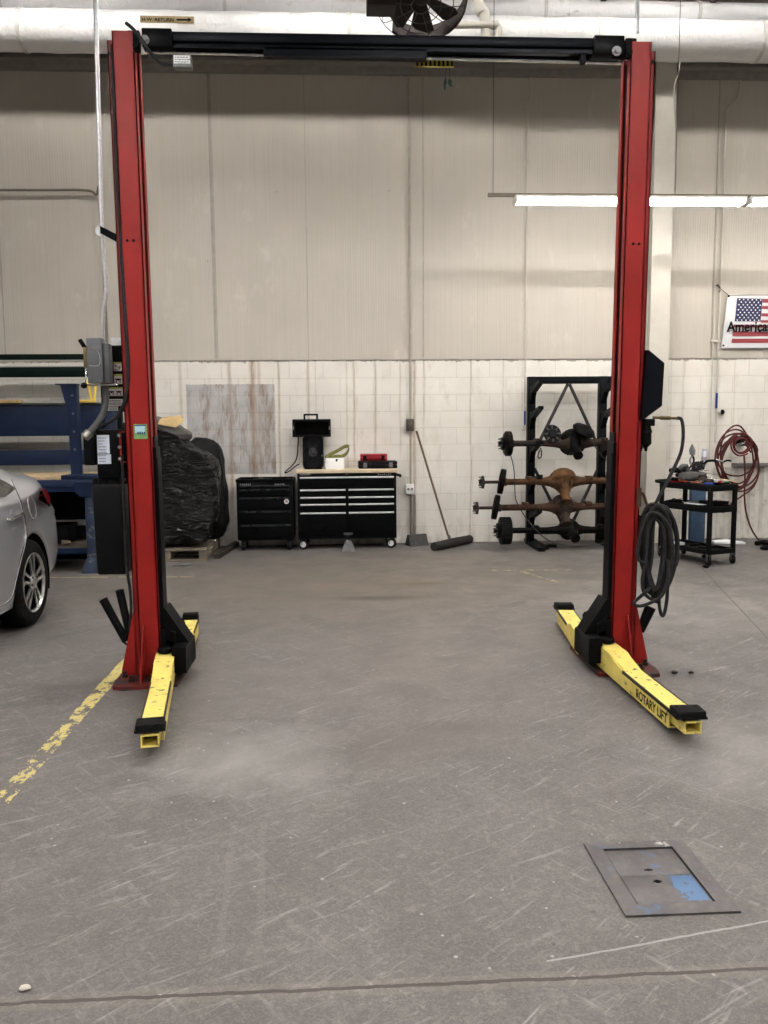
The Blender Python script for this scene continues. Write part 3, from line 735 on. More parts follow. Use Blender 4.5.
# label on the left post
S = SD['L']; q0, q1 = W(134,439,YF-.001), W(147,424,YF-.001)
lb = MB().box((q0.x,YF-.0015,q0.z),(q1.x,YF-.0002,q1.z)).build('sticker', mat('green_sticker', (.30,.58,.20), .5, 0, .2, 60), lift, label='green and pale blue sticker')
MB().box((q0.x+.008,YF-.002,q0.z+.035),(q1.x-.012,YF-.0015,q1.z-.012)).build('sticker_field', mat('pale_blue_print', (.40,.62,.68), .5, 0, .2, 90), lb)
b = MB()
for i in range(4): b.box((q0.x+.02+i*.012,YF-.0022,q0.z+.025),(q0.x+.028+i*.012,YF-.0016,q0.z+.04))
b.box((q0.x+.005,YF-.0022,q1.z-.010),(q1.x-.006,YF-.0016,q1.z-.005)); b.build('sticker_print', BLUEP, lb)

# hydraulic hose down the outside of the left post
MB().tube([W(112,45,4.80),W(113,70,4.79),W(117,170,4.79),W(121,240,4.79),W(124,300,4.78),W(127,345,4.78),W(128,375,4.78),W(126,398,4.8),W(118,415,4.85),W(106,424,4.9),W(98,428,5.0),W(93,433,5.0)], .0115, 10).build('hydraulic_hose', HOSE, lift)
MB().tube([W(122,455,4.86),W(124,500,4.86),W(126,560,4.86),W(130,590,4.85),W(131,612,4.85),W(129,640,4.86),W(131,655,4.86)], .009, 8).build('cable_down', HOSE, lift)
# power unit: motor and reservoir
yM = 5.0
q0, q1 = W(97,479,yM-.1), W(126,430,yM-.1)
b = MB(); b.box((q0.x,yM-.10,q0.z),(q1.x,yM+.08,q1.z), bev=.018); mo = b.build('motor', BLK, lift)
b = MB(); b.box((q0.x+.005,yM-.108,q1.z-.012),(q1.x-.005,yM+.07,q1.z+.004), bev=.004); MB().lathe([(0,.06),(.05,.06),(.055,.05)], (q0.x+.075,yM-.02,q0.z-.05), (0,0,1), 20).build('motor_flange', BLKM, mo); b.build('motor_cap', mat('grey_black_cast', (.035,.035,.038), .45, .3), mo)
for i in range(5):
    pass
r0, r1 = W(98,464,yM-.102), W(109,435,yM-.102)
MB().box((r0.x,yM-.1025,r0.z+.06),(r1.x,yM-.100,r1.z)).box((r0.x,yM-.1025,r0.z),(r1.x+.006,yM-.100,r0.z+.055)).build('data_plate', mat('pale_label', (.55,.60,.70), .5, 0, .12, 70), mo)
b = MB(); rr = random.Random(5)
for i in range(9):
    b.box((r0.x+.006,yM-.1032,r0.z+.012+i*.017),(r0.x+rr.uniform(.03,.055),yM-.1026,r0.z+.016+i*.017))
b.build('plate_print', mat('print_grey'  , (.25,.25,.28), .6), mo)
q2, q3 = W(87,465,yM+.02), W(97,434,yM+.02)
MB().box((q2.x,yM-.04,q2.z),(q3.x,yM+.08,q3.z), bev=.01).build('capacitor_box', BLKM, mo)
# red bracket at the motor
b = MB(); a0, a1 = W(120,432,4.86), W(127,462,4.86)
b.tube([V((a1.x+.03,4.86,a0.z)),V((a0.x,4.86,a0.z)),V((a0.x,4.86,a1.z)),V((a1.x+.03,4.86,a1.z))], .006, 8, smooth=0); b.build('motor_bracket', RED, lift)
for z in (a0.z-.02, (a0.z+a1.z)/2, a1.z+.02): MB().lathe([(0,.010),(.012,.010)], (a0.x-.004, 4.855, z), (0,-1,0), 6).build('bracket_bolt', CHR, lift)
# reservoir (tapered plastic tank)
t0, t1, u0, u1 = W(91,487,yM-.12), W(121,487,yM-.12), W(97,575,yM-.12), W(126,574,yM-.12)
b = MB(); cx0, cx1 = (t0.x+t1.x)/2, (u0.x+u1.x)/2; wt, wb = (t1.x-t0.x)/2, (u1.x-u0.x)/2
ring = lambda cx, w, dp, z: [(cx+sx_*w*f1, yM+.0+sy_*dp*f2, z) for sx_, sy_, f1, f2 in ((-1,-1,.93,1),(-1,-1,1,.9),(-1,1,1,.9),(-1,1,.93,1),(1,1,.93,1),(1,1,1,.9),(1,-1,1,.9),(1,-1,.93,1))]
b.hull(ring(cx0, wt*.9, .11, t0.z+.012)+ring(cx0, wt, .12, t0.z-.005)+ring(cx1, wb, .12, u0.z+.012)+ring(cx1, wb*.94, .112, u0.z))
rs = b.build('reservoir', mat('black_tank', (.022,.023,.025), .42, 0, .2, 5), lift)
b = MB(); b.box((cx0-.065,yM-.07,t0.z+.01),(cx0+.07,yM+.07,q0.z+.01), bev=.01); b.build('pump_block', mat('grey_black_cast', (.035,.035,.038), .45, .3), rs)
b = MB(); b.cyl((cx0-.08,yM-.05,t0.z+.01),(cx0-.08,yM-.05,t0.z+.045), .018).cyl((cx0+.10,yM-.06,t0.z+.01),(cx0+.10,yM-.06,t0.z+.03), .012); b.build('filler_cap', BLKM, rs)
# decal board beside the post
d0, d1_ = W(108,412,5.02), W(124,345,5.02)
db = MB().box((d0.x,5.02,d0.z),(d1_.x+.03,5.028,d1_.z)).build('decal_board', BLKM, lift)
def decal(x0,y0,x1,y1, style):
    a, c = W(x0,y1,5.019), W(x1,y0,5.019)
    o = MB().box((a.x,5.0175,a.z),(c.x,5.0195,c.z)).build('safety_decal', PAPER, db)
    b = MB(); h = (c.z-a.z); w = (c.x-a.x)
    if style < 3: MB().box((a.x,5.0168,c.z-h*.2),(c.x,5.0174,c.z)).build('decal_header', mat('decal_green_yellow', (.50,.58,.15), .5), o)
    if style == 0:
        b.box((a.x+w*.1,5.0168,a.z+h*.5),(a.x+w*.4,5.0174,a.z+h*.6)).box((a.x+w*.22,5.0168,a.z+h*.4),(a.x+w*.28,5.0174,a.z+h*.7)).box((a.x+w*.6,5.0168,a.z+h*.15),(a.x+w*.72,5.0174,a.z+h*.45)).box((a.x+w*.75,5.0168,a.z+h*.3),(a.x+w*.85,5.0174,a.z+h*.6)).box((a.x+w*.1,5.0168,a.z+h*.1),(a.x+w*.35,5.0174,a.z+h*.2))
    elif style < 3:
        for i in range(2 if style == 2 else 1):
            ox = a.x+w*.5*i if style == 2 else a.x; ww = w*.5 if style == 2 else w
            b.box((ox+ww*.12,5.0168,a.z+h*.42),(ox+ww*.85,5.0174,a.z+h*.54)); b.lathe([(0,h*.12),(.0006,h*.12)], (ox+ww*.5,5.0174,a.z+h*.45),(0,-1,0),16)
            b.box((ox+ww*.2,5.0168,a.z+h*.1),(ox+ww*.3,5.0174,a.z+h*.4)).box((ox+ww*.68,5.0168,a.z+h*.1),(ox+ww*.78,5.0174,a.z+h*.4))
    else:
        for i in range(4): b.box((a.x+w*.08,5.0168,a.z+h*(.15+.2*i)),(c.x-w*.1,5.0174,a.z+h*(.22+.2*i)))
    b.build('decal_print', BLKM, o)
decal(114,362,121.5,371,0); decal(114.5,374,122,384,1); decal(108,387,122.5,396,2); decal(108,399,122.5,406,3)
decal(108,406.5,118,411,3)
# arm restraint / adapter holders: slanting black tubes
HOLD = mat('adapter_holder', (.02,.021,.024), .45, 0, .3, 12, wear=(.14,.12,.10), wscale=20, wlo=.66, whi=.70)
for (a, c, r) in (((103,599),(126,641),.0255),((119.5,590),(131,640),.0245)):
    p0, p1 = W(*c, 4.87), W(*a, 4.87); 
    h = MB().lathe([(0,r*.9),((p1-p0).length,r),((p1-p0).length,r*.78),((p1-p0).length-.05,r*.76)], p0, p1-p0, 20).build('adapter_holder', HOLD, lift)
p0, p1 = W(640,631,4.87), W(650.5,607,4.87); MB().lathe([(0,.026),((p1-p0).length,.034),((p1-p0).length,.027),((p1-p0).length-.05,.026)], p0, p1-p0, 20).build('adapter_holder', HOLD, lift)
p0 = W(127,641,4.87); MB().tube([W(118,628,4.86),W(122,640,4.86),W(132,648,4.86)], .006, 8).build('holder_hook', BLK, lift)

# disconnect switch and its conduit
yb = 4.93
ds = thing('disconnect_switch', 'grey electrical disconnect box on steel conduit left of the left post', 'electrical box', (W(103,385,yb).x, yb, W(103,385,yb).z))
a, c = W(88,383,yb-.06), W(111,338,yb-.06)
b = MB().box((a.x,yb-.06,a.z),(a.x+.086,yb+.02,c.z), bev=.003); bxo = b.build('enclosure', GREYBOX, ds)
MB().box((a.x+.087,yb-.045,a.z),(a.x+.122,yb+.02,c.z-.03), bev=.003).build('side_housing', mat('grey_enamel_dark', (.16,.165,.175), .5, .2), ds)
MB().tube([(a.x+.01,yb-.0615,c.z-.06),(a.x+.05,yb-.0615,c.z-.06),(a.x+.070,yb-.0615,c.z-.09),(a.x+.074,yb-.0615,c.z-.13),(a.x+.06,yb-.0615,c.z-.155),(a.x+.01,yb-.0615,c.z-.155)], .0022, 6).build('embossed_ring', mat('pale_emboss', (.38,.38,.38), .4, .4), bxo)
MB().box((a.x-.022,yb-.055,a.z+.085),(a.x-.001,yb-.0,c.z-.05), bev=.004).build('lever_guide', mat('brass_worn', (.28,.22,.10), .4, .6), ds)
b = MB().tube([(a.x-.012,yb-.04,c.z-.055),(a.x-.028,yb-.05,c.z-.025),(a.x-.038,yb-.05,c.z-.008)], .012, 10).build('lever_handle', BLKM, ds)
b = MB().cyl((a.x-.015,yb-.07,a.z-.012),(a.x+.16,yb-.03,a.z-.010), .005).tube([(a.x-.01,yb-.06,a.z+.08),(a.x-.008,yb-.065,a.z+.04),(a.x-.013,yb-.07,a.z+.0)], .004, 8); b.build('pull_rod', CHR, ds)
MB().lathe([(-.018,.004),(-.012,.014),(0,.018),(.012,.014),(.018,.004)], (a.x-.02,yb-.07,a.z-.014), (1,0,0), 14).build('rod_knob', BLKM, ds)
MB().tube([V((W(94,-40,yb).x-.03,yb,6.74)),V((W(94,-40,yb).x-.01,yb,5.0)),W(94,-40,yb),W(95.5,0,yb),W(97,60,yb),W(99.5,150,yb),W(102,230,yb),W(105,270,yb),W(106,292,yb),W(103.5,310,yb),W(102.5,340,yb)], .0125, 12).build('steel_conduit', GALV, ds)
q = W(104,233,yb); b = MB().hull([V((q.x-.01,yb-.04,q.z+.03)),V((q.x-.01,yb-.04,q.z-.01)),V((q.x+.0,yb-.005,q.z+.03)),V((q.x+.0,yb-.005,q.z-.01))]+[V((SD['L'].p(.15,0,q.z).x,YF+d,q.z+dz)) for d in (.05,.09) for dz in (-.07,-.03)])
b.build('support_strut', BLKM, ds)
MB().lathe([(0,.028),(.012,.028)], (q.x-.012,yb-.02,q.z+.005), (0,-1,0), 16).build('conduit_clamp', GALV, ds)
a2 = W(111,343,yb-.04); MB().box((a2.x,yb-.04,a2.z-.012),(SD['L'].p(.15,0,2).x,yb+.0,a2.z+.03)).build('support_strut', GALV, ds)
MB().tube([W(105,384,yb),W(106,400,yb-.0),W(103,414,yb-.02),W(95,426,yb-.05),W(87,435,yb-.08)], .0185, 14).build('flexible_conduit', mat('grey_flex', (.12,.12,.12), .5), ds)
MB().tube([W(89.5,432.5,yb-.075),W(84.5,437.5,yb-.09)], .027, 12, smooth=0).build('conduit_fitting', mat('fitting_grey', (.40,.38,.34), .4, .6), ds)

# right post: control cabinet, filter, ceiling drop
S = SD['R']; yc = 4.78
cb = thing('control_box', 'black tapered metal control box on the outside of the right post', 'control box', W(650,420,yc+.05))
pts = []
for (px, py) in ((646.5,350),(649,350),(664.5,363),(662,406),(645,418.5),(641.5,419.5)): pts.append(W(px,py,yc+.0))
b = MB(); b.hull([p+V((0,dy,0)) for p in pts[1:5] for dy in (.0,.26)]); b.build('cover', mat('navy_black_enamel', (.014,.017,.026), .42, 0, .15, 5), cb)
b = MB(); b.hull([pts[0],pts[1],pts[4]+V((.004,0,0)),pts[5]]+[p+V((0,.27,0)) for p in (pts[0],pts[1],pts[4]+V((.004,0,0)),pts[5])]); b.build('back_plate', BLK, cb)
fr = thing('air_filter_regulator', 'small black air filter regulator under the black control box', 'air regulator', W(649,440,4.86))
q = W(648.5,421,4.86); b = MB().box((q.x-.035,4.83,q.z-.03),(q.x+.03,4.90,q.z+.012), bev=.005); b.build('filter_head', BLKM, fr)
b = MB(); b.lathe([(0,.024),(.02,.030),(.105,.032),(.11,.026),(.125,.012),(.15,.008)], (q.x-.01,4.865,q.z-.03), (0,0,-1), 20); b.build('filter_bowl', mat('smoked_bowl', (.02,.02,.022), .2, 0, .1, 5), fr)
b = MB(); b.lathe([(0,.034),(.015,.034)], (q.x-.01,4.865,q.z-.055),(0,0,-1),20); b.build('bowl_collar', mat('grey_black_cast', (.035,.035,.038), .45, .3), fr)
b = MB(); b.cyl(W(653,417.5,4.86), W(662,417.8,4.86), .008).cyl(W(660,417.8,4.86), W(670,418,4.86), .012, seg=12).cyl(W(670,418,4.86), W(678,418.3,4.86), .008); b.build('hose_coupler', mat('brass_worn', (.28,.22,.10), .4, .6), fr)
o = conduit('ceiling_drop_pipe', 'thin silver conduit rising to the roof from the right post', [V((W(637.5,-30,4.85).x,4.85,6.74)),W(637.5,-30,4.85),W(637.6,0,4.85),W(637.8,33,4.85)], .010, GALV)
b = MB().cyl(S.p(.02,.06,3.585), S.p(.02,.06,3.615), .022); b.build('drop_fitting', BLKM, lift)

# coiled black air hose on the right post
rr = random.Random(11); pts = [W(677,418.2,4.86),W(681,419,4.86),W(683,427,4.85),W(683,440,4.85),W(680,455,4.84),W(670,476,4.82),W(660,495,4.80),W(652,512,4.78),W(647,530,4.76),W(646,560,4.76)]
for k_ in range(13):
    cx = 656.5 + rr.uniform(-3,3) + (k_%3-1)*2.5; rx = (16,7,12,4,15,9,13,5,17,8,11,14,6)[k_]+rr.uniform(-1,1); cy = 552+rr.uniform(-4,5); ry = 40+rr.uniform(-6,6)+rx*.25; yy = 4.74+k_*.017
    for j in range(8):
        a = PI + j*PI/4 + rr.uniform(-.06,.06)
        pts.append(W(cx+rx*math.cos(a)+ (3 if j in (3,4) else 0), cy+ry*math.sin(a)*(1.0 if j>3 else 1), yy+.0022*j))
for p in ((648,590),(641,596),(634,603),(640,606),(652,602),(663,594),(668,575)): pts.append(W(*p, 4.73))
for p in ((667,560),(662,580),(659,600),(661,614),(664,614),(667,598),(668,572),(671,545)): pts.append(W(*p, 4.78))
ho = tag(MB().tube(pts, .0105, 8, smooth=5).build('air_hose', HOSE), 'coil of black rubber air hose hanging on the right post', 'hose')
pts = [W(x,y,4.99) for x,y in ((651,512),(662,506),(670,512),(676,530),(678,552),(676,565),(672,560),(674,545))]
tag(MB().tube(pts, .010, 8).build('air_hose', HOSE), 'loose outer loop of dark hose right of the black coil', 'hose')
hk = MB().tube([S.p(.14,.06,1.05),V((W(644,506,4.86).x,4.88,1.05)),W(648,507,4.86),W(653,509,4.82),W(653,503,4.78)], .008, 8, smooth=3).box(S.p(.135,.03,.98),S.p(.16,.10,1.09)).build('hose_hook', mat('rusty_hook', (.16,.09,.05), .6, .4), lift)

# ================================================================== tool chests against the wall
def chest(name, label, x0, x1, yf, dep, z0, z1, rows, top_lip, split_at=None, side_pull=None, wood=False, pull=None, group=None):
    """rows: list of (z_bottom, z_top, n_columns)"""
    t = thing(name, label, 'tool chest', ((x0+x1)/2, yf+dep/2, 0))
    b = MB(); b.box((x0,yf+.012,z0),(x1,yf+dep,z1), bev=.004); body = b.build('cabinet_body', BLK, t)
    for (za, zb, n) in rows:
        for c_ in range(n):
            a = x0+.028+(x1-x0-.056)*c_/n + (.014 if c_ else 0); e_ = x0+.028+(x1-x0-.056)*(c_+1)/n - (.014 if c_ < n-1 else 0)
            d = MB().box((a,yf-.004,za+.004),(e_,yf+.012,zb-.004), bev=.003).build('drawer', mat('drawer_black', (.010,.011,.013), .30, 0, .15, 6), t)
            h = MB().hull([V(p) for p in ((a+.004,yf-.004,zb-.006),(e_-.004,yf-.004,zb-.006),(a+.004,yf-.020,zb-.008),(e_-.004,yf-.020,zb-.008),(a+.004,yf-.020,zb-.020),(e_-.004,yf-.020,zb-.020),(a+.004,yf-.004,zb-.028),(e_-.004,yf-.004,zb-.028))]).build('drawer_pull', pull, d)
    for x in (x0+.06, x1-.06):
        for y in (yf+.07, yf+dep-.07):
            dx, dy = (.006,.018) if wood else (.018,.0)
            c = MB().cyl((x-dx,y-dy,.058),(x+dx,y+dy,.058), .058, seg=24).build('caster', RUB, t)
            MB().cyl((x-dx*1.15,y-dy*1.15,.058),(x+dx*1.15,y+dy*1.15,.058), .036, seg=20).build('wheel_hub', ALU if wood else BLKM, c)
            MB().box((x-.026,y-.02,.05),(x-.020,y+.02,.125)).box((x+.020,y-.02,.05),(x+.026,y+.02,.125)).box((x-.035,y-.04,.122),(x+.035,y+.04,z0)).build('fork', STEEL, c)
    return t, body
YW_ = 9.73
xa, xb = W(297.5,500,YW_).x, W(396.5,500,YW_).x
zz = lambda py: W(347, py, YW_).z
zt = zz(473); z0 = .125
rows = [(zz(484.5),zz(474.8),1)]
ps = [488.5, 496, 503, 511.5, 534.5]
zs = [zz(p) for p in ps]
for i in range(4): rows.append((zs[i+1], zs[i], 2))
rows[0] = (zz(487), zz(476), 1)
wc, bd = chest('tool_chest', 'wide black rolling tool chest with silver pulls and pale wooden top', xa, xb, YW_, .42, z0, zt, rows, 0, wood=True, pull=ALU)
MB().box((xa-.012,YW_-.015,zt),(xb+.012,YW_+.425,zz(469.5)), bev=.004).build('wood_top', BUTCH, wc)
q = W(398,477,YW_); MB().tube([(xb,YW_+.06,q.z+.02),(xb+.045,YW_+.05,q.z+.02),(xb+.05,YW_+.05,q.z+.005),(xb+.045,YW_+.30,q.z+.005),(xb,YW_+.32,q.z+.02)], .014, 10).build('side_handle', BLK, wc)
BADG = mat('grey_badge', (.30,.31,.33), .4, .4)
for (p0_, p1_) in ((299.5,310.5),(377,393)):
    a_, c_ = W(p0_,475.5,YW_-.005), W(p1_,472.8,YW_-.005)
    bb = MB().box((a_.x,YW_+.006,a_.z),(c_.x,YW_+.0125,c_.z)).build('badge', BADG if p0_ < 320 else BLK, wc)
    b = MB(); n_ = 7; rr = random.Random(int(p0_))
    for i in range(n_):
        xx = a_.x+.01+(c_.x-a_.x-.02)*i/n_; hh = rr.uniform(.5,.85) if i else .95
        b.box((xx,YW_+.0048,a_.z+.005),(xx+.012,YW_+.0056,a_.z+.005+(c_.z-a_.z-.01)*hh))
    b.build('badge_lettering', mat('badge_silver', (.65,.66,.68), .35, .5), bb)
MB().lathe([(0,.006),(.006,.006)], ((xa+xb)/2,YW_+.012,zz(474)), (0,-1,0), 14).build('lock', CHR, wc)

YS = 9.70
xa2, xb2 = W(236.5,500,YS).x, W(293,500,YS).x; zq = lambda py: W(265, py, YS).z
zs = [zq(p) for p in (488.5, 497, 510.5, 524.2, 538)]
rows = [(zs[i+1], zs[i], 1) for i in range(4)]
rows.insert(0, (zs[0]+.0, zq(484.8), 1))
BLPULL = mat('dull_black_pull', (.07,.08,.09), .28, .5)
sc_, bd2 = chest('tool_chest', 'narrow black rolling tool chest with black pulls and a tray top', xa2, xb2, YS, .43, z0, zq(481.5), rows, 0, pull=BLPULL)
zt2 = zq(481.5); b = MB()
b.box((xa2-.006,YS-.004,zt2),(xb2+.006,YS+.010,zt2+.028)).box((xa2-.006,YS+.42,zt2),(xb2+.006,YS+.434,zt2+.028)).box((xa2-.006,YS+.01,zt2),(xa2+.008,YS+.42,zt2+.028)).box((xb2-.008,YS+.01,zt2),(xb2+.006,YS+.42,zt2+.028)).box((xa2-.006,YS-.004,zt2-.002),(xb2+.006,YS+.434,zt2+.006))
b.build('tray_top', BLK, sc_)
for (p0_, p1_) in ((239,252),(274,285)):
    a_, c_ = W(p0_,485.8,YS), W(p1_,483.2,YS); bb = MB().box((a_.x,YS+.004,a_.z),(c_.x,YS+.0122,c_.z)).build('badge', BLK, sc_)
    b = MB()
    for i in range(6): b.box((a_.x+.01+(c_.x-a_.x)*i/6.6,YS+.003,a_.z+.006),(a_.x+.022+(c_.x-a_.x)*i/6.6,YS+.0038,c_.z-.006))
    b.build('badge_lettering', mat('badge_silver', (.65,.66,.68), .35, .5), bb)
q = W(286.5,501.5,YS-.006); st_ = MB().lathe([(0,.028),(.0015,.028)], (q.x,YS-.004,q.z), (0,-1,0), 24).build('round_sticker', PAPER, sc_, label='small round white and red sticker')
MB().lathe([(0,.017),(.0008,.017)], (q.x,YS-.0055,q.z), (0,-1,0), 20).build('sticker_spot', mat('pale_red_print', (.55,.25,.25), .5), st_)
# tools lying on the narrow chest
for (px, L_, a_, mm, lab) in ((247,.14,.2,BLKM,'black-handled tool lying at the left of the narrow tool chest top'),(263,.12,-.4,STEEL,'short steel tool lying mid-top of the narrow tool chest'),(279,.16,.1,BLKM,'long dark tool lying at the right of the narrow tool chest top')):
    q = W(px,480,YS+.12); d = V((math.cos(a_),math.sin(a_),0)); p = V((q.x,YS+.15,zt2+.022))
    b = MB().tube([p-d*L_/2,p-d*L_*.1,p], [.010,.014,.010], 10, smooth=0); b.cyl(p,p+d*L_/2,.005,seg=8)
    tag(b.build('hand_tool', mm), lab, 'tool')

# --- things on the wide chest
ZT = zz(469.5); Yc = 9.95
q0, q1 = W(304,469,Yc-.1), W(322,437,Yc-.1)
sp = thing('tower_speaker', 'black speaker with two round cones standing on the wide tool chest', 'speaker', ((q0.x+q1.x)/2, Yc, ZT))
cx = (q0.x+q1.x)/2; hw = (q1.x-q0.x)/2; hz = q1.z-ZT
b = MB(); b.hull([V((cx+sx_*w_, y, ZT+z*hz)) for sx_ in (-1,1) for w_, z in ((hw*.92,0),(hw*1.12,.12),(hw*.92,.42),(hw*1.1,.60),(hw*1.1,.98),(hw*.95,1)) for y in (Yc-.09,Yc+.10)]); b.build('speaker_cabinet', mat('speaker_black', (.018,.018,.02), .45), sp)
for zc, r in ((.24,.088),(.80,.086)):
    c = V((cx, Yc-.09, ZT+zc*hz)); k_ = MB().lathe([(0,r),(.012,r),(.018,r*.92),(.008,r*.84),(-.02+.03,r*.5),(.004,r*.3),(.016,r*.22),(.018,.002)], c, (0,-1,0), 32).build('speaker_cone', mat('cone_black', (.03,.03,.034), .35), sp)
MB().lathe([(0,.052),(.014,.052),(.018,.045),(.010,.035),(.018,.018),(.022,.002)], (cx,Yc-.092,ZT+.53*hz), (0,-1,0), 28).build('tweeter', mat('tweeter_grey', (.07,.07,.075), .35), sp)
MB().box((cx-.02,Yc-.094,ZT+.02),(cx+.02,Yc-.09,ZT+.032)).build('emblem', BADG, sp)
MB().lathe([(0,.012),(.012,.010)], (cx+hw*.98,Yc-.085,ZT+.42*hz), (0,-1,0), 14).build('control_knob', BADG, sp)
q2, q3 = W(292.5,437.5,Yc-.12), W(330.5,419,Yc-.12)
tb = thing('open_tool_box', 'black plastic box with carry handle and open front on top of the speaker', 'tool box', ((q2.x+q3.x)/2, Yc, q2.z))
zb_ = ZT+hz; b = MB(); t_ = .018
b.box((q2.x,Yc-.12,zb_+.001),(q3.x,Yc+.12,zb_+.022), bev=.005).box((q2.x,Yc-.12,q3.z-.030),(q3.x,Yc+.12,q3.z), bev=.006).box((q2.x,Yc-.12,zb_+.01),(q2.x+.026,Yc+.12,q3.z-.01), bev=.004).box((q3.x-.026,Yc-.12,zb_+.01),(q3.x,Yc+.12,q3.z-.01), bev=.004).box((q2.x+.01,Yc+.10,zb_+.01),(q3.x-.01,Yc+.12,q3.z-.01))
b.build('box_shell', mat('speaker_black', (.018,.018,.02), .45), tb)
h0, h1 = W(303.5,419,Yc-.02), W(318,414,Yc-.02)
b = MB().box((h0.x,Yc-.035,q3.z-.005),(h0.x+.022,Yc-.005,h1.z), bev=.004).box((h1.x-.022,Yc-.035,q3.z-.005),(h1.x,Yc-.005,h1.z), bev=.004).box((h0.x,Yc-.035,h1.z-.018),(h1.x,Yc-.005,h1.z+.004), bev=.004); b.build('carry_handle', BLKM, tb)
for x in (q2.x+.013,q3.x-.013): MB().box((x-.008,Yc-.125,(zb_+q3.z)/2-.02),(x+.008,Yc-.119,(zb_+q3.z)/2+.02), bev=.002).build('latch', BADG, tb)
o = tag(MB().tube([(q2.x+.06,Yc+.06,zb_+.0),(q2.x+.045,Yc+.04,ZT+.18),(q2.x+.02,Yc,ZT+.09),(q2.x-.03,Yc-.1,ZT+.03),(q2.x-.09,Yc-.16,ZT-.02),(q2.x-.085,Yc-.17,ZT-.035),(q2.x-.03,Yc-.16,ZT-.005),(q2.x+.05,Yc-.12,ZT+.055),(q2.x+.07,Yc-.04,ZT+.06)], .007, 8).build('speaker_cable', BLKM), 'black cable looping off the left edge of the wide tool chest', 'cable')
q0, q1 = W(325.5,468.5,Yc-.12), W(344,458,Yc-.12)
wb_ = thing('white_box', 'small white cardboard box on the wide tool chest beside the speaker', 'box', ((q0.x+q1.x)/2, Yc-.06, ZT))
bo = MB().box((q0.x,Yc-.12,ZT+.001),(q1.x,Yc+.02,q1.z), bev=.002).build('carton', PAPER, wb_)
MB().box((q1.x-.10,Yc-.1212,ZT+.09),(q1.x-.08,Yc-.1202,ZT+.12), None).box((q1.x-.085,Yc-.1212,ZT+.105),(q1.x-.068,Yc-.1202,ZT+.115)).build('printed_mark', BLKM, wb_)
rg = MB(); zc = q1.z
def band(b, pts, w, th, wd=(0,1,0)):
    """flat strap: sweep of a thin rectangle"""
    P_ = catmull([V(p) for p in pts], 5); wd = V(wd); pr = None
    for i, p in enumerate(P_):
        t_ = (P_[min(i+1,len(P_)-1)]-P_[max(i-1,0)]).normalized(); n_ = t_.cross(wd).normalized()
        ring = [b.bm.verts.new(p+wd*(w/2*a)+n_*(th/2*c)) for a, c in ((-1,-1),(1,-1),(1,1),(-1,1))]
        if pr:
            for k_ in range(4): b.bm.faces.new((pr[k_],pr[(k_+1)%4],ring[(k_+1)%4],ring[k_]))
        else: b.bm.faces.new(ring[::-1])
        pr = ring
    b.bm.faces.new(pr); return b
wd_ = V((.0,.75,.66)).normalized()
band(rg, [W(325,458,Yc-.05),W(330,454.5,Yc-.04),W(337,451,Yc),W(345,446.5,Yc+.02),W(349,447,Yc+.03),W(347.5,452,Yc+.02),W(343,456,Yc),W(336,456.5,Yc-.05),W(328,458,Yc-.06)], .055, .008, wd_)
tag(rg.build('webbing_strap', OLIVE), 'olive green webbing strap heaped on the small white box', 'strap')
def case(name, label, p0, p1, z, h, d, m_, lm, Yk):
    a_, c_ = W(p0,465,Yk), W(p1,465,Yk); t = thing(name, label, 'tool case', ((a_.x+c_.x)/2, Yk+d/2, z))
    MB().box((a_.x,Yk,z+.001),(c_.x,Yk+d,z+h*.52), bev=.012).box((a_.x,Yk,z+h*.52),(c_.x,Yk+d,z+h), bev=.012).build('case_shell', m_, t)
    for f in (.17,.83):
        x = a_.x+(c_.x-a_.x)*f; MB().box((x-.022,Yk-.008,z+h*.15),(x+.022,Yk+.004,z+h*.82), bev=.004).build('latch', lm, t)
    xm = (a_.x+c_.x)/2; MB().box((xm-.09,Yk-.012,z+h*.35),(xm-.075,Yk+.004,z+h*.62)).box((xm+.075,Yk-.012,z+h*.35),(xm+.09,Yk+.004,z+h*.62)).box((xm-.09,Yk-.022,z+h*.35),(xm+.09,Yk-.01,z+h*.62), bev=.004).build('carry_handle', m_, t)
case('tool_case', 'flat black plastic tool case lying on the wide tool chest under the red one', 358.5, 397.5, ZT, .088, .26, mat('case_black', (.03,.03,.033), .5), BADG, Yc-.12)
case('tool_case', 'red plastic tool case stacked on the flat black case', 360.5, 387.5, ZT+.089, .085, .22, REDP, BLKM, Yc-.10)

# --- things standing on the floor by the wall
jk = thing('jack_stand', 'small dirty steel jack stand on the floor in front of the wide tool chest', 'jack stand', G(348.5,551))
q = G(348.5,551); b = MB(); b.hull([q+V(p) for p in ((-.085,-.06,0),(.085,-.06,0),(.085,.06,0),(-.085,.06,0),(-.03,-.02,.13),(.03,-.02,.13),(.03,.02,.13),(-.03,.02,.13))]); b.build('pyramid_base', STEEL, jk)
MB().box(q+V((-.014,-.014,.11)), q+V((.014,.014,.19)), bev=.003).build('ratchet_post', IRON, jk)
MB().hull([q+V(p) for p in ((-.045,-.02,.19),(.045,-.02,.19),(.045,.02,.19),(-.045,.02,.19),(-.055,-.02,.215),(.055,-.02,.215),(.055,.02,.215),(-.055,.02,.215))]).build('saddle', STEEL, jk)
q = G(418,546)
ck = MB(); ck.prism([(-.085,0),(.085,0),(.02,.135),(-.02,.135)], .24, Matrix.Translation(V((q.x-.12,9.93,0))) @ Matrix(((.35,0,.94,0),(-.94,0,.35,0),(0,1,0,0),(0,0,0,1))))
tag(ck.build('wheel_chock', mat('grey_rubber', (.09,.088,.085), .75, 0, .25, 30)), 'dark grey triangular wheel chock on the floor below the wall outlet', 'wheel chock')
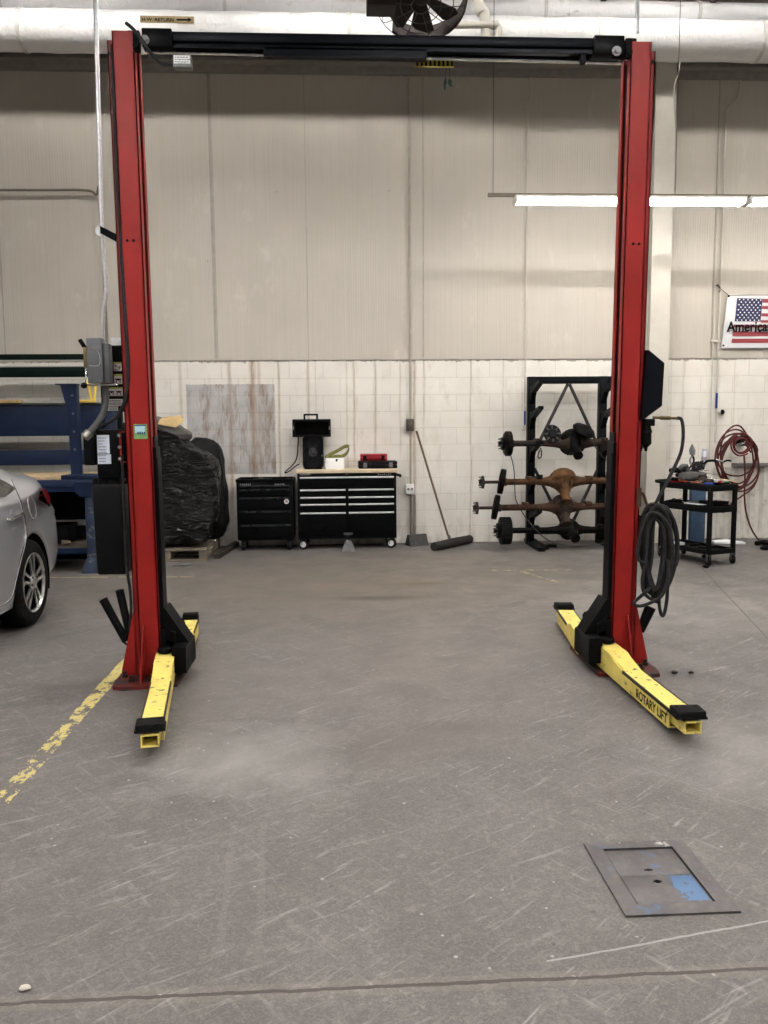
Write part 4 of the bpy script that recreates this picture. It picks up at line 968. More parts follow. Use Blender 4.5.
br = thing('push_broom', 'long brown-handled push broom leaning on the wall left of the axle rack', 'broom', G(449,545))
p0, p1 = W(449,541,9.85), W(416.5,431,WALL-.12); p0.z = .09
MB().cyl(p0, p1, .013, seg=12).build('handle', mat('broom_wood', (.22,.15,.085), .6, 0, .2, 20), br)
e0, e1 = G(434,551), G(470,543); e0.z = e1.z = .05
MB().tube([e0, e0.lerp(e1,.5), e1], [.052,.056,.05], 18, smooth=0).build('bristle_head', mat('dark_bristles', (.055,.05,.047), .9, 0, .5, 120, bump=1.0), br)
MB().cyl(e0.lerp(e1,.42)+V((0,.02,.03)), p0+V((0,0,.03)), .018, seg=10).build('handle_socket', STEEL, br)

# ================================================================== axle rack and axles
rk = thing('axle_rack', 'tall black steel cantilever rack against the wall holding four axles', 'rack', (W(568,545,9.9).x, 9.9, 0))
RK = mat('rack_black', (.018,.022,.026), .5, .1, .25, 8)
YR = 9.93; zr = lambda py: W(570, py, YR).z
pl, pr_ = W(530.5,460,YR).x, W(601,460,YR).x; ztop = zr(376.5)
for x in (pl, pr_):
    MB().box((x-.045,YR-.05,.02),(x+.045,YR+.05,ztop), bev=.004).build('upright', RK, rk)
MB().box((pl,YR-.045,ztop-.085),(pr_+.12,YR+.045,ztop-.001), bev=.004).build('top_rail', RK, rk)
MB().box((pl,YR-.03,.12),(pr_,YR+.03,.20), bev=.004).build('bottom_rail', RK, rk)
mx = (pl+pr_)/2+.02
for (a_, c_) in (((mx-.01,ztop-.09),(pl+.08,zr(446))),((mx+.01,ztop-.09),(pr_-.04,zr(446))),((pl+.05,zr(468)),(mx-.03,zr(527))),((pr_-.04,zr(470)),(mx+.05,zr(527)))):
    MB().cyl((a_[0],YR,a_[1]),(c_[0],YR,c_[1]), .020, seg=8).build('brace', mat('brace_grey', (.07,.068,.065), .55, .2), rk)
for x in (pl, pr_):
    for py in (394, 419, 452, 484, 517):
        z = zr(py); b = MB()
        def plate(p): return [V((x+e, y, zz_)) for e in (-.03,.03) for y, zz_ in p]
        b.hull(plate([(YR-.04,z+.09),(YR-.04,z-.13),(YR-.16,z+.02),(YR-.16,z+.07)]))
        b.hull(plate([(YR-.14,z+.08),(YR-.14,z+.01),(YR-.50,z+.115),(YR-.50,z+.15)]))
        b.build('support_arm', RK, rk)
    b = MB().box((x-.04,YR-.62,.0),(x+.04,YR+.06,.045)); b.build('foot', RK, rk)

def axle(label, z, x0, x1, xd, Y, tm, pm, kind, rd=.17, facing=-.4, tr=.040):
    t = thing('truck_axle', label, 'axle', (xd, Y, z), 'rear axles on the rack')
    zt_ = z
    # tubes with flared shoulders into the banjo housing
    MB().lathe([(x0-xd,tr*1.25),(x0-xd+.02,tr*1.25),(x0-xd+.03,tr),(-rd*2.1,tr),(-rd*1.3,tr*1.35),(-rd*.8,tr*1.9),(-rd*.4,rd*.72)], (xd,Y,z), (1,0,0), 20).build('axle_tube', tm, t)
    MB().lathe([(rd*.4,rd*.72),(rd*.8,tr*1.9),(rd*1.3,tr*1.35),(rd*2.1,tr),(x1-xd-.03,tr),(x1-xd-.02,tr*1.25),(x1-xd,tr*1.25)], (xd,Y,z), (1,0,0), 20).build('axle_tube', tm, t)
    f = V((0, -math.cos(facing), math.sin(facing)))
    MB().lathe([(-.13,rd*.35),(-.115,rd*.7),(-.075,rd*.93),(-.012,rd),(.012,rd),(.02,rd*.97),(.035,rd*.8),(.07,rd*.6),(.12,rd*.36),(.17,.052),(.235,.045),(.24,.055),(.27,.055),(.275,.03)], (xd,Y,z), f, 28).build('differential_housing', pm, t)
    b = MB(); 
    for k_ in range(10):
        a_ = k_*PI/5; fr_ = frame(f, (1,0,0)); p = V((xd,Y,z)) + fr_ @ V((math.cos(a_)*rd*.90, math.sin(a_)*rd*.90, .018)); b.lathe([(0,.011),(.014,.011)], p, f, 6)
    b.build('cover_bolts', pm, t)
    b = MB()
    for k_ in range(4):
        a_ = k_*PI/2+.4; fr_ = frame(f, (1,0,0))
        b.hull([V((xd,Y,z)) + fr_ @ V((math.cos(a_+da)*r_, math.sin(a_+da)*r_, h_)) for da in (-.07,.07) for r_, h_ in ((rd*.85,.03),(rd*.4,.10),(.05,.17),(.05,.06),(rd*.8,.0))])
    b.build('casting_rib', pm, t)
    for x in (x0+.42*(xd-x0), xd+.52*(x1-xd)):
        MB().box((x-.035,Y-.06,z+.02),(x+.035,Y+.06,z+tr+.022), bev=.006).build('spring_perch', tm, t)
    for sd, xe in ((-1,x0),(1,x1)):
        if kind == 'drum':
            MB().lathe([(0,.05),(.01,.135),(.02,.145),(.075,.145),(.09,.125),(.093,.06)], (xe,Y,z), (sd,0,0), 32).build('brake_drum', IRON, t)
            xh = xe+sd*.093
        elif kind == 'plate':
            ax = V((sd, .15, .18 if sd < 0 else 0)).normalized()
            MB().lathe([(0,.05),(.004,.145),(.06,.148),(.066,.135),(.05,.12),(.045,.04)], (xe,Y,z), ax, 32).build('backing_plate', IRON, t)
            MB().cyl((xe,Y,z),(xe+sd*.24,Y,z), .019, seg=12).build('axle_shaft', RUSTD if kind == 'plate' else STEEL, t)
            xh = xe+sd*.235
        else:
            b = MB(); seg = 48
            prof = []
            b.lathe([(0,.05),(.005,.15),(.125,.155),(.13,.14),(.132,.05)], (xe,Y,z), (sd,0,0), 48)
            for k_ in range(36):
                a_ = k_*2*PI/36; p = V((xe, Y+math.cos(a_)*.155, z+math.sin(a_)*.155)); b.cyl(p+V((sd*.008,0,0)), p+V((sd*.122,0,0)), .0065, seg=6)
            b.build('finned_drum', mat('drum_iron', (.035,.036,.038), .5, .4, .3, 12), t)
            xh = xe+sd*.132
        hb = MB().lathe([(0,.03),(.012,.075 if kind != 'fin' else .09),(.03,.075 if kind != 'fin' else .09),(.034,.035),(.06,.032),(.065,.02)], (xh,Y,z), (sd,0,0), 24).build('wheel_hub', RUSTD if kind == 'plate' else IRON, t)
        b = MB(); 
        for k_ in range(8 if kind != 'plate' else 6):
            a_ = k_*2*PI/(8 if kind != 'plate' else 6)+.3; p = V((xh+sd*.02, Y+math.cos(a_)*.06, z+math.sin(a_)*.06)); b.cyl(p, p+V((sd*.045,0,0)), .007, seg=8)
        b.build('wheel_studs', STEEL, hb)
    return t
YA = 9.55
def zx(px, py): q = W(px, py, YA); return q.x, q.z
x_, z_ = zx(573,445); z1_ = zx(573,443)[1]
x0_ = zx(512,446)[0]; xr_ = zx(632,446)[0]
axle('greasy black axle with brake drums on the top row of the rack', z1_, x0_, xr_, x_, YA, RUSTD, IRON, 'drum', .165, -.55, .036)
x_, z_ = zx(562,481); x0_ = zx(504,483)[0]
axle('orange-brown rusted axle on the second row of the rack', z_, x0_, zx(640,480)[0]-.34, x_, YA-.04, RUSTB, mat('orange_rust_iron', (.22,.105,.040), .75, .2, .4, 12, bump=.6, wear=(.07,.04,.025), wscale=8, wlo=.5, whi=.62), 'plate', .16, -.95, .037)
x_, z_ = zx(563,507); x0_ = zx(499,507)[0]
axle('dark rusty axle on the third row of the rack', z_, x0_, zx(640,505)[0]-.34, x_, YA+.02, mat('mid_rusty_iron', (.13,.062,.035), .75, .2, .35, 14, bump=.6, wear=(.05,.03,.022), wscale=9, wlo=.5, whi=.62), RUSTD, 'plate', .138, -.75, .037)
x_, z_ = zx(567,532); x0_ = zx(509,529)[0]
axle('blackened axle with finned drums lowest on the rack near the floor', zx(509,529.5)[1], x0_, zx(640,530)[0]-.16, x_, YA-.10, IRON, IRON, 'fin', .125, -.25, .034)
q = W(552,434,YA-.02)
pp = thing('clutch_plate', 'round slotted dark plate leaning against the top axle', 'plate', q-V((0,0,.10)))
ax = V((.1,-1,.25)).normalized()
MB().lathe([(0,.02),(0,.104),(.012,.108),(.022,.10),(.016,.07),(.024,.05),(.03,.045),(.03,.02)], q, ax, 32).build('disc', mat('drum_iron', (.035,.036,.038), .5, .4, .3, 12), pp)
b = MB(); fr_ = frame(ax)
for k_ in range(8):
    a_ = k_*PI/4; p = q+fr_ @ V((math.cos(a_)*.078, math.sin(a_)*.078, .012)); b.hull([p+fr_ @ (Matrix.Rotation(a_,3,'Z') @ V((x,y,z))) for x in (-.02,.02) for y in (-.008,.008) for z in (0,.014)])
b.build('plate_fingers', mat('finger_steel', (.12,.11,.10), .5, .5), pp)
q = W(583,432,YA-.08)
cv = MB(); cv.lathe([(0,.05),(.0,.13),(.02,.14),(.05,.12),(.07,.07),(.075,.01)], q, (.35,-.45,.85), 24)
tag(cv.build('differential_cover', IRON), 'dark domed cover plate lying over the top axle housing', 'cover')
def cabl(label, pts, r=.006): return tag(MB().tube(pts, r, 8).build('brake_cable', mat('cable_grey', (.06,.058,.055), .5), ), label, 'cable')
cabl('thin cable dropping from the top axle drum to the floor along the rack', [W(511,456,9.4),W(514,470,9.38),W(515,490,9.38),W(516,500,9.36),W(524,515,9.34),W(536,530,9.3),W(550,541,9.28),W(570,546,9.3),W(590,545,9.35),W(606,543,9.4)])
cabl('short curved cable hanging off the right of the top axle', [W(592,441,9.4),W(596,448,9.38),W(601,455,9.38),W(604,458,9.4)])
cabl('short hooked cable under the top axle beside the left upright', [W(541,448,9.4),W(539,452,9.38),W(538,457,9.38),W(541,457.5,9.38),W(541.5,450,9.4)], .008)
for i, (a_, c_) in enumerate((((524,540),(541,551)),((531,540),(547,550)))):
    p0, p1 = G(*a_), G(*c_); p0.z = p1.z = .02; b = MB(); d = (p1-p0).normalized(); n_ = V((-d.y,d.x,0))*.022
    b.hull([p+n_*s_+V((0,0,z)) for p in (p0,p1) for s_ in (-1,1) for z in (-.018,.018)])
    tag(b.build('steel_bar', IRON), ('left' if i == 0 else 'right')+' one of two dark steel bars on the floor under the rack', 'bar')
q = G(552,547); tag(MB().box(q+V((-.05,-.03,.0)), q+V((.05,.03,.03)), bev=.008).cyl(q+V((-.05,0,.015)), q+V((-.07,0,.015)), .012, seg=10).build('metal_block', IRON), 'small dark metal block on the floor below the lowest axle', 'metal part')

# ================================================================== floor hatch and bits on the floor
hp = thing('floor_hatch', 'rusty steel floor hatch with two lids and blue paint in the foreground', 'floor hatch', G(657,880))
h0 = V((.836,2.305,0)); h1 = V((1.192,2.738,0)); fwid = .055
def mk_plate():
    s = N('painted_rusty_plate'); n = s.noise(9, 6, .7); m = s.noise(28, 5, .7)
    c = s.ramp(n, (.35, (.055,.052,.058)), (.65, (.10,.09,.09)))
    c = s.mix(s.math('MULTIPLY', s.step(m, .5, .7), .6), c, (.16,.13,.11))
    o = s.xyz()
    b1 = s.math('MULTIPLY', s.math('GREATER_THAN', s.math('ADD', o[0], s.math('MULTIPLY_ADD', s.noise(14,4), .16, -.08)), 1.055), s.math('LESS_THAN', o[0], 1.128)); b1 = s.math('MULTIPLY', b1, s.math('LESS_THAN', s.math('ADD', o[1], s.math('MULTIPLY_ADD', s.noise(11,4), .12, -.06)), 2.53)); b1 = s.math('MULTIPLY', b1, s.math('GREATER_THAN', o[1], 2.375))
    b2 = s.step(s.noise(11, 5, .7, s.map(loc=(3,1,0))), .58, .64)
    c = s.mix(s.math('MULTIPLY', s.math('MULTIPLY', b1, s.step(m, .34, .42)), .85), c, (.06,.15,.31))
    c = s.mix(s.math('MULTIPLY', b2, .6), c, (.06,.12,.24))
    sp = s.math('MULTIPLY', s.math('GREATER_THAN', o[1], 2.67), s.step(s.noise(8, 4, .7, s.map(loc=(0,2,0))), .56, .6))
    c = s.mix(s.math('MULTIPLY', sp, .8), c, (.5,.5,.48))
    s.bump(m, .004, .4); return s.out(c, .5, .25)
HPM = mk_plate()
b = MB(); x0,x1,y0,y1 = h0.x,h1.x,h0.y,h1.y; zt_ = .007
b.box((x0,y0,-.02),(x1,y0+fwid,zt_)).box((x0,y1-fwid*.8,-.02),(x1,y1,zt_)).box((x0,y0+fwid,-.02),(x0+fwid,y1-fwid*.8,zt_)).box((x1-fwid,y0+fwid,-.02),(x1,y1-fwid*.8,zt_))
b.build('hatch_frame', HPM, hp)
ym_ = 2.525
MB().box((x0+fwid+.004,y0+fwid+.005,.0005),(x1-fwid-.004,ym_,.0035), bev=.001).build('hatch_lid', HPM, hp)
MB().box((x0+fwid+.004,ym_+.003,.0003),(x1-fwid-.004,y1-fwid*.8-.004,.002), bev=.0008).build('hatch_lid', HPM, hp)
MB().box((x0+fwid-.001,y0+fwid-.001,.0001),(x1-fwid+.001,y1-fwid*.8+.001,.00025)).build('hatch_gap', mat('hatch_shadow_gap', (.012,.01,.01), .9), hp)
q = G(657.5,882.5); MB().lathe([(0,.010),(.0006,.010)], (q.x,q.y,.0035), (0,0,1), 12).box((q.x-.014,q.y-.004,.0036),(q.x+.014,q.y+.004,.0042)).build('finger_hole', mat('hole_black', (.003,.003,.003), .9), hp)
q = G(648.5,870.5); MB().box((q.x-.014,q.y-.004,.002),(q.x+.014,q.y+.003,.0028)).lathe([(0,.007),(.0008,.007)], (q.x,q.y,.002), (0,0,1), 10).build('finger_hole', mat('hole_black', (.003,.003,.003), .9), hp)
def pebble(label, px, py, r, m_, cat='pebble', name='pebble'):
    q = G(px,py); b = MB(); bmesh.ops.create_icosphere(b.bm, subdivisions=2, radius=r)
    rr = random.Random(int(px*7+py))
    for v in b.bm.verts: v.co = V((v.co.x*1.2, v.co.y*.85, v.co.z*.6))*(1+rr.uniform(-.12,.12))
    bmesh.ops.translate(b.bm, verts=b.bm.verts, vec=(q.x,q.y,r*.5)); b.mats.append(m_)
    return tag(b.build(name, m_), label, cat)
pebble('small pale pebble on the floor by the joint in the foreground', 25, 990, .013, mat('pale_stone', (.50,.46,.40), .7))
b_ = mat('dirty_bolt2', (.09,.075,.06), .5, .5)
pebble('left of two loose dirty bolts on the floor beside the right post', 674.5, 673.5, .018, b_, 'bolt', 'loose_bolt')
pebble('right of two loose dirty bolts on the floor beside the right post', 691, 673.5, .014, b_, 'bolt', 'loose_bolt')

# ================================================================== pallet of wrapped goods
pal = thing('pallet', 'wooden pallet under the black wrapped load behind the left post', 'pallet', (-2.0, 9.55, 0))
PW = mat('grey_pallet_wood', (.26,.22,.17), .75, 0, .25, 10)
px0, px1, py0, py1 = -2.36, -1.475, 9.03, 10.0
for i in range(6):
    y = py0+(py1-py0-.12)*i/5; MB().box((px0,y,.115),(px1,y+.11,.135), bev=.003).build('deck_board', PW, pal)
for x in (px0,(px0+px1)/2-.045,px1-.09): MB().box((x,py0+.01,.022),(x+.09,py1,.114), bev=.004).build('stringer', PW, pal)
for i in range(3): MB().box((px0,py0+.42*i,.0),(px1,py0+.42*i+.10,.021), bev=.003).build('bottom_board', PW, pal)
def lump(verts_fn, nx, ny, nz, c, size, seed, amp, power=5.0):
    """rounded box with a displaced surface"""
    b = MB(); bmesh.ops.create_cube(b.bm, size=2.0)
    bmesh.ops.subdivide_edges(b.bm, edges=b.bm.edges[:], cuts=nx, use_grid_fill=True)
    from mathutils import noise
    for v in b.bm.verts:
        p = v.co.copy(); l = (abs(p.x)**power+abs(p.y)**power+abs(p.z)**power)**(1/power); p = p/l
        w = verts_fn(V((p.x*size[0]/2, p.y*size[1]/2, p.z*size[2]/2)), p)
        n_ = noise.fractal(V((w.x*2.2+seed, w.y*2.2, w.z*5.0)), .8, 2.1, 4)
        m_ = noise.fractal(V((w.x*7+seed, w.y*7, w.z*16)), .8, 2.1, 3)
        nd = V((p.x, p.y, p.z*.6)).normalized()
        v.co = V(c) + w + nd*(n_*amp + m_*amp*.35)
    return b
def shp(w, p):
    w = w.copy(); tx = (p.x+1)/2
    if w.z > 0: w.z *= 1.40 - .64*tx - .10*math.sin(tx*9) - .08*(p.y+1)/2
    if w.z > .15: w.x = w.x*(1-.22*(w.z-.15)) - .06*(w.z-.15)
    w.x += .035*math.sin(w.z*5+1) ; w.y += .03*math.sin(w.z*7+w.x*4)
    return w
ld = thing('wrapped_pallet_load', 'tall lumpy load in shiny black stretch wrap on the wooden pallet', 'wrapped load', (-1.92,9.55,.136))
b = lump(shp, 30, 1, 1, (-1.90,9.36,.78), (.98,.62,1.24), 3.1, .05, 7)
for v in b.bm.verts: v.co.z = max(v.co.z, .142)
b.build('stretch_wrap', WRAP, ld, sharp=50)
b = lump(lambda w,p: V((w.x, w.y, w.z - .55*max(0,w.x)*(1 if p.z > 0 else 1))), 16, 1, 1, (-2.0,9.36,1.52), (.60,.58,.13), 8.3, .035, 5)
b.build('cover_sheet', mat('grey_cover', (.20,.19,.18), .55, 0, .2, 6, bump=.5), ld, sharp=60)
q = W(172,419,9.12); b = MB(); b.hull([W(160,419,9.04),W(158,424,9.02),W(176,427.5,9.02),W(184,421,9.06),W(181,415,9.12),W(183,417,9.22),W(165,417,9.25),W(172,428,9.10)]); b.build('cardboard_flap', CARDB, ld)
b = lump(lambda w,p: V((w.x*(1-.25*(p.z+1)/2), w.y, w.z)), 14, 1, 1, (-1.61,9.92,.72), (.56,.38,1.20), 5.7, .03, 4)
for v in b.bm.verts: v.co.z = max(v.co.z, .142); v.co.y = min(v.co.y, WALL-.03)
tag(b.build('tarp_covered_load', mat('dull_grey_wrap', (.035,.033,.032), .5, 0, .3, 6, bump=.7), sharp=60), 'dull dark grey wrapped bundle behind the shiny black pallet load', 'bundle')
p0, p1 = G(217,559), G(241,543); p0.z = p1.z = .03; d = (p1-p0).normalized(); n_ = V((-d.y,d.x,0))*.03
tag(MB().hull([p+n_*s_+V((0,0,z)) for p in (p0,p1) for s_ in (-1,1) for z in (-.028,.028)]).build('timber_offcut', mat('dark_timber', (.06,.05,.04), .7)), 'dark timber piece on the floor right of the pallet', 'timber')
q = G(183,566); b = MB(); rr = random.Random(4)
b.hull([q+V((rr.uniform(-.14,.10),rr.uniform(-.04,.05),rr.uniform(.003,.03))) for _ in range(14)]); tag(b.build('plastic_scrap', mat('clear_film', (.42,.42,.40), .3)), 'crumpled scrap of clear film on the floor before the pallet', 'scrap')

# ================================================================== blue workbench, rack and panels at the left
wbk = thing('workbench', 'blue steel workbench with wooden top behind the silver car', 'workbench', (-3.2,8.9,0))
Yb = 8.42; zt_ = W(60,480,Yb).z; zb2 = W(60,492,Yb).z; xR = W(97,485,Yb).x
MB().box((-5.2,Yb+.04,zt_-.005),(xR-.12,9.21,zt_+.035), bev=.003).build('wood_top', WOOD, wbk)
MB().box((-5.2,Yb,zb2),(xR,Yb+.07,zt_+.0), bev=.004).box((-5.2,Yb-.012,zb2+.05),(xR,Yb,zb2+.058)).build('front_beam', BLUE, wbk)
MB().box((xR-.07,Yb+.07,zb2),(xR,9.21,zt_), bev=.004).build('side_beam', BLUE, wbk)
q0 = W(75,497,Yb-.03); q1 = W(100,466,Yb-.03)
MB().hull([V((q0.x,Yb-.03,q0.z+.05)),V((q0.x+.05,Yb-.03,q0.z)),V((xR-.02,Yb-.03,q0.z)),V((xR+.05,Yb-.03,q0.z+.07)),V((xR+.05,Yb-.03,zt_-.02)),V((q0.x,Yb-.03,zt_-.02)),V((q0.x,Yb+.2,q0.z+.05)),V((xR+.05,Yb+.2,q0.z+.07)),V((xR+.05,Yb+.2,zt_-.02)),V((q0.x,Yb+.2,zt_-.02)),V((q0.x+.05,Yb+.2,q0.z)),V((xR-.02,Yb+.2,q0.z))]).build('corner_bracket', BLUE, wbk)
MB().box((W(60,476,Yb).x,Yb+.02,zt_),(xR+.02,Yb+.30,zt_+.045), bev=.006).build('vise_plate', BLUE, wbk)
ql = W(90,520,Yb).x
MB().box((ql-.045,Yb+.0,.12),(ql+.045,Yb+.07,zb2), bev=.004).hull([V((ql+sx_*a_,Yb+.035+sy_*c_,z)) for sx_ in (-1,1) for sy_ in (-1,1) for a_,c_,z in ((.095,.07,0),(.085,.06,.03),(.045,.035,.16))]).build('leg', mat('scraped_blue', (.05,.075,.14), .5, 0, .3, 10, wear=(.25,.25,.25), wscale=14, wlo=.55, whi=.65), wbk)
MB().box((ql-.045,9.12,0),(ql+.045,9.20,zb2), bev=.004).build('leg', BLUE, wbk)
zsf = W(60,548,Yb+.1).z
MB().box((-5.2,Yb+.06,zsf-.06),(ql-.0,Yb+.12,zsf-.0), bev=.003).build('shelf_rail', BLUE, wbk)
MB().box((-5.2,Yb+.12,zsf-.012),(ql,9.115,zsf), bev=.003).build('lower_shelf', mat('dirty_shelf', (.16,.13,.10), .7, 0, .3, 8), wbk)
MB().box((-5.2,9.19,.02),(ql-.05,9.205,zb2-.02)).build('void_sheet', mat('void_black', (.012,.012,.014), .6), wbk)  # black sheet added as the shade in the void under the bench
MB().box((-5.2,9.15,.40),(ql-.05,9.189,.46)).build('back_rail', mat('grey_rail', (.33,.32,.30), .5), wbk)
# upright post with flared head
qp, qt = W(77,470,Yb+.16), W(74,385,Yb+.16); b = MB()
b.box((qp.x-.05,Yb+.12,zt_+.03),(qp.x+.045,Yb+.20,qt.z-.279))
b.hull([V((qp.x+dx,Yb+.16+dy,z)) for dx, z in ((-.05,qt.z-.28),(.045,qt.z-.28),(-.115,qt.z),(.045,qt.z)) for dy in (-.04,.04)]); b.box((qp.x-.16,Yb+.10,qt.z),(qp.x+.05,Yb+.22,qt.z+.012)); b.build('upright_post', BLUE, wbk)
for i in range(4): MB().lathe([(0,.012),(.004,.012)], (qp.x-.0,Yb+.12,zt_+.3+i*.18), (0,-1,0), 8).build('rivet', mat('rivet_grey', (.2,.22,.26), .5, .4), wbk)
# storage rack behind
rk2 = thing('storage_rack', 'dark blue and green steel beam rack along the wall behind the workbench', 'rack', (-3.4,9.7,0))
for (ya, yb2, Y, m_, x1_) in ((405,436,9.25,BLUE,98),(450,465,9.25,BLUE,112),(354,359.5,9.55,GREEN,86),(367,377,9.55,GREEN,86)):
    a_, c_ = W(-140,yb2,Y), W(x1_,ya,Y)
    MB().box((-5.6,Y,W(50,yb2,Y).z),(c_.x+ (0.05 if x1_ > 90 else 0),Y+.06,W(50,ya,Y).z), bev=.005).build('beam', m_, rk2)
Y=9.22; a_ = W(50,404,Y).z; MB().box((-5.6,Y-.0,a_-.004),(W(100,404,Y).x,Y+.5,a_+.012)).build('shelf_sheet', mat('green_edge', (.10,.13,.11), .5), rk2)
MB().box((-5.6,9.56,W(50,366,9.55).z-.008),(W(86,366,9.55).x,9.95,W(50,366,9.55).z)).build('shelf_sheet', mat('pale_shelf', (.36,.34,.29), .6), rk2)
c_ = W(110,420,9.35); MB().box((c_.x-.09,9.30,0),(c_.x+.07,9.38,W(110,408,9.35).z), bev=.005).build('upright', BLUE, rk2)
c_ = W(114,352,9.8); MB().box((c_.x-.12,9.62,0),(c_.x+.10,9.70,W(110,345,9.65).z), bev=.005).build('upright', mat('rack_black', (.018,.022,.026)), rk2)
for x in (-4.6,): MB().box((x-.05,9.56,0),(x+.05,9.66,2.5), bev=.005).build('upright', GREEN, rk2)
# small things
a_, c_ = W(-5,406,9.15), W(18,402,9.15); tag(MB().box((a_.x,9.15,W(50,404,9.22).z+.013),(c_.x,9.3,W(50,404,9.22).z+.045), bev=.004).build('wood_strip', CARDB), 'flat tan board lying on the dark blue rack shelf at the left edge', 'board')
zsh = W(50,404,9.22).z+.013
cl = thing('yellow_clamp', 'yellow forked plastic stand on the rack shelf below the grey disconnect box', 'clamp', (W(91,400,9.15).x,9.2,zsh))
b = MB()
for sx_ in (-1,1): b.hull([V((cl.location.x+.01+sx_*o_+e,9.18+dy,zsh+z)) for o_, z in ((.0,.03),(.018,.15),(.035,.235),(.062,.235),(.04,.12),(.024,.02)) for e in (0,) for dy in (0,.02)])
b.build('fork', YELP, cl); b = MB(); b.box((cl.location.x-.13,9.17,zsh),(cl.location.x+.04,9.22,zsh+.028), bev=.004); b.build('base', YELP, cl)
q = W(68,545,8.75); b = MB(); rr = random.Random(9); b.hull([V((q.x,8.72,zsf))+V((rr.uniform(-.07,.07),rr.uniform(-.05,.05),rr.uniform(.0,.06))) for _ in range(16)])
tag(b.build('crumpled_rag', mat('beige_rag', (.36,.30,.22), .9)), 'crumpled beige rag on the lower shelf of the blue workbench', 'rag')
for i, (xq, w_, h_, lab) in enumerate(((-3.05,.34,.20,'made-up dark crate that darkens the void under the workbench nearest its right leg'),(-3.55,.38,.26,'made-up dark crate that darkens the void under the workbench behind the car tail lamp'))):
    t = thing('filler_crate', lab, 'crate', (xq,9.0,zsf));  # crates added to keep the space under the bench dark
    MB().box((xq-w_/2,8.80,zsf+.001),(xq+w_/2,9.10,zsf+h_), bev=.01).build('crate_body', BLKM, t); MB().box((xq-w_/2-.01,8.79,zsf+h_-.03),(xq+w_/2+.01,9.11,zsf+h_), bev=.006).build('rim', BLKM, t)
tw = MB(); q = W(8,470,9.0)
# ================================================================== service cart with tools
P0 = V((3.745,8.20,0)); ua = V((-.349,.937,0)); ub = V((.937,.349,0)); La, Lb = .70, .33
CF = Matrix.Translation(P0) @ Matrix(((ub.x,ua.x,0),(ub.y,ua.y,0),(0,0,1))).to_4x4()     # local x: short side, y: long side away, z up
cart = thing('service_cart', 'black three-tier service cart loaded with tools behind the coiled hose', 'cart', P0+ua*La/2+ub*Lb/2)
CB = mat('trolley_black', (.02,.021,.022), .5, 0, .2, 12)
def tray(z0, z1):
    b = MB(); b.box((-.02,-.02,z0),(Lb+.02,.0,z1), CF, .003).box((-.02,La,z0),(Lb+.02,La+.02,z1), CF, .003).box((-.02,0,z0),(0,La,z1), CF, .003).box((Lb,0,z0),(Lb+.02,La,z1), CF, .003).box((0,0,z0+.005),(Lb,La,z0+.02), CF)
    b.build('tray', CB, cart)
TT, TM_, TB = .765, .545, .115
tray(TT, TT+.065); tray(TM_, TM_+.065); tray(TB, TB+.05)
for x, y in ((.0,.0),(Lb,0),(0,La),(Lb,La)):
    MB().box((x-.020,y-.020,.12),(x+.020,y+.020,TT), CF, .006).build('leg', CB, cart)
    c = CF @ V((x,y,.05)); cs = MB().cyl(c+V((-.012,0,0)), c+V((.012,0,0)), .048, seg=22).build('caster', RUB, cart)
    MB().cyl(c+V((-.014,0,0)), c+V((.014,0,0)), .018, seg=12).box(c+V((-.022,-.02,.0)), c+V((-.015,.02,.07))).box(c+V((.015,-.02,.0)), c+V((.022,.02,.07))).build('fork', STEEL, cs)
MB().tube([CF @ V((.02,La+.02,TT+.05)),CF @ V((.02,La+.12,TT+.06)),CF @ V((Lb-.02,La+.12,TT+.06)),CF @ V((Lb-.02,La+.02,TT+.05))], .016, 10, smooth=3).build('push_handle', CB, cart)
def L3(x,y,z): return CF @ V((min(x,.31),y,z+(.052 if z > .7 else (-.035 if z < .3 else 0))))
def drv(name, label, a_, c_, hc, z=None, frac=.55, r=.016, cat='screwdriver'):
    a_, c_ = L3(*a_), L3(*c_); t = thing(name, label, cat, a_); d = (c_-a_); m_ = a_+d*frac
    MB().lathe([(0,r*.7),(.01,r),(d.length*frac*.5,r*.85),(d.length*frac*.9,r),(d.length*frac,r*.5)], a_, d, 12).build('handle', hc, t)
    MB().cyl(m_-d*.02, c_, .004, seg=8).build('shaft', CHR, t)
    return t
zt3 = TT+.025
drv('screwdriver', 'screwdriver with orange ridged handle at the left front of the cart top', (.03,.48,.80), (.03,.20,.785), ORANGE, frac=.42, r=.017)
drv('screwdriver', 'screwdriver with faded red handle at the front edge of the cart top', (.02,.30,.79), (.10,.06,.775), mat('faded_red', (.45,.14,.10), .5), frac=.5, r=.013)
drv('screwdriver', 'screwdriver with blue handle at the front corner of the cart top', (.05,.02,.785), (.06,.26,.775), BLUEP, frac=.55, r=.018)
drv('screwdriver', 'screwdriver with bright green handle in the middle of the cart top', (.08,.42,.835), (.20,.18,.82), GREENP, frac=.7, r=.017)
drv('screwdriver', 'screwdriver with red handle on the right of the cart top', (.20,.05,.80), (.34,.30,.79), REDP, frac=.5, r=.016)
drv('screwdriver', 'dark green handled screwdriver at the right end of the cart top', (.33,.06,.79), (.26,.34,.78), mat('dark_green_handle', (.02,.10,.05), .4), frac=.5, r=.014)
drv('torque_wrench', 'long black-gripped wrench lying across the cart top', (.06,.56,.85), (.20,.10,.835), BLKM, frac=.75, r=.022, cat='wrench')
drv('torque_wrench', 'black-gripped ratchet under the long wrench on the cart top', (.04,.60,.81), (.12,.22,.80), BLKM, frac=.5, r=.02, cat='wrench')
drv('pry_tool', 'red-ended tool at the left end of the cart top', (.05,.62,.785), (.10,.46,.78), REDP, frac=.7, r=.018, cat='tool')
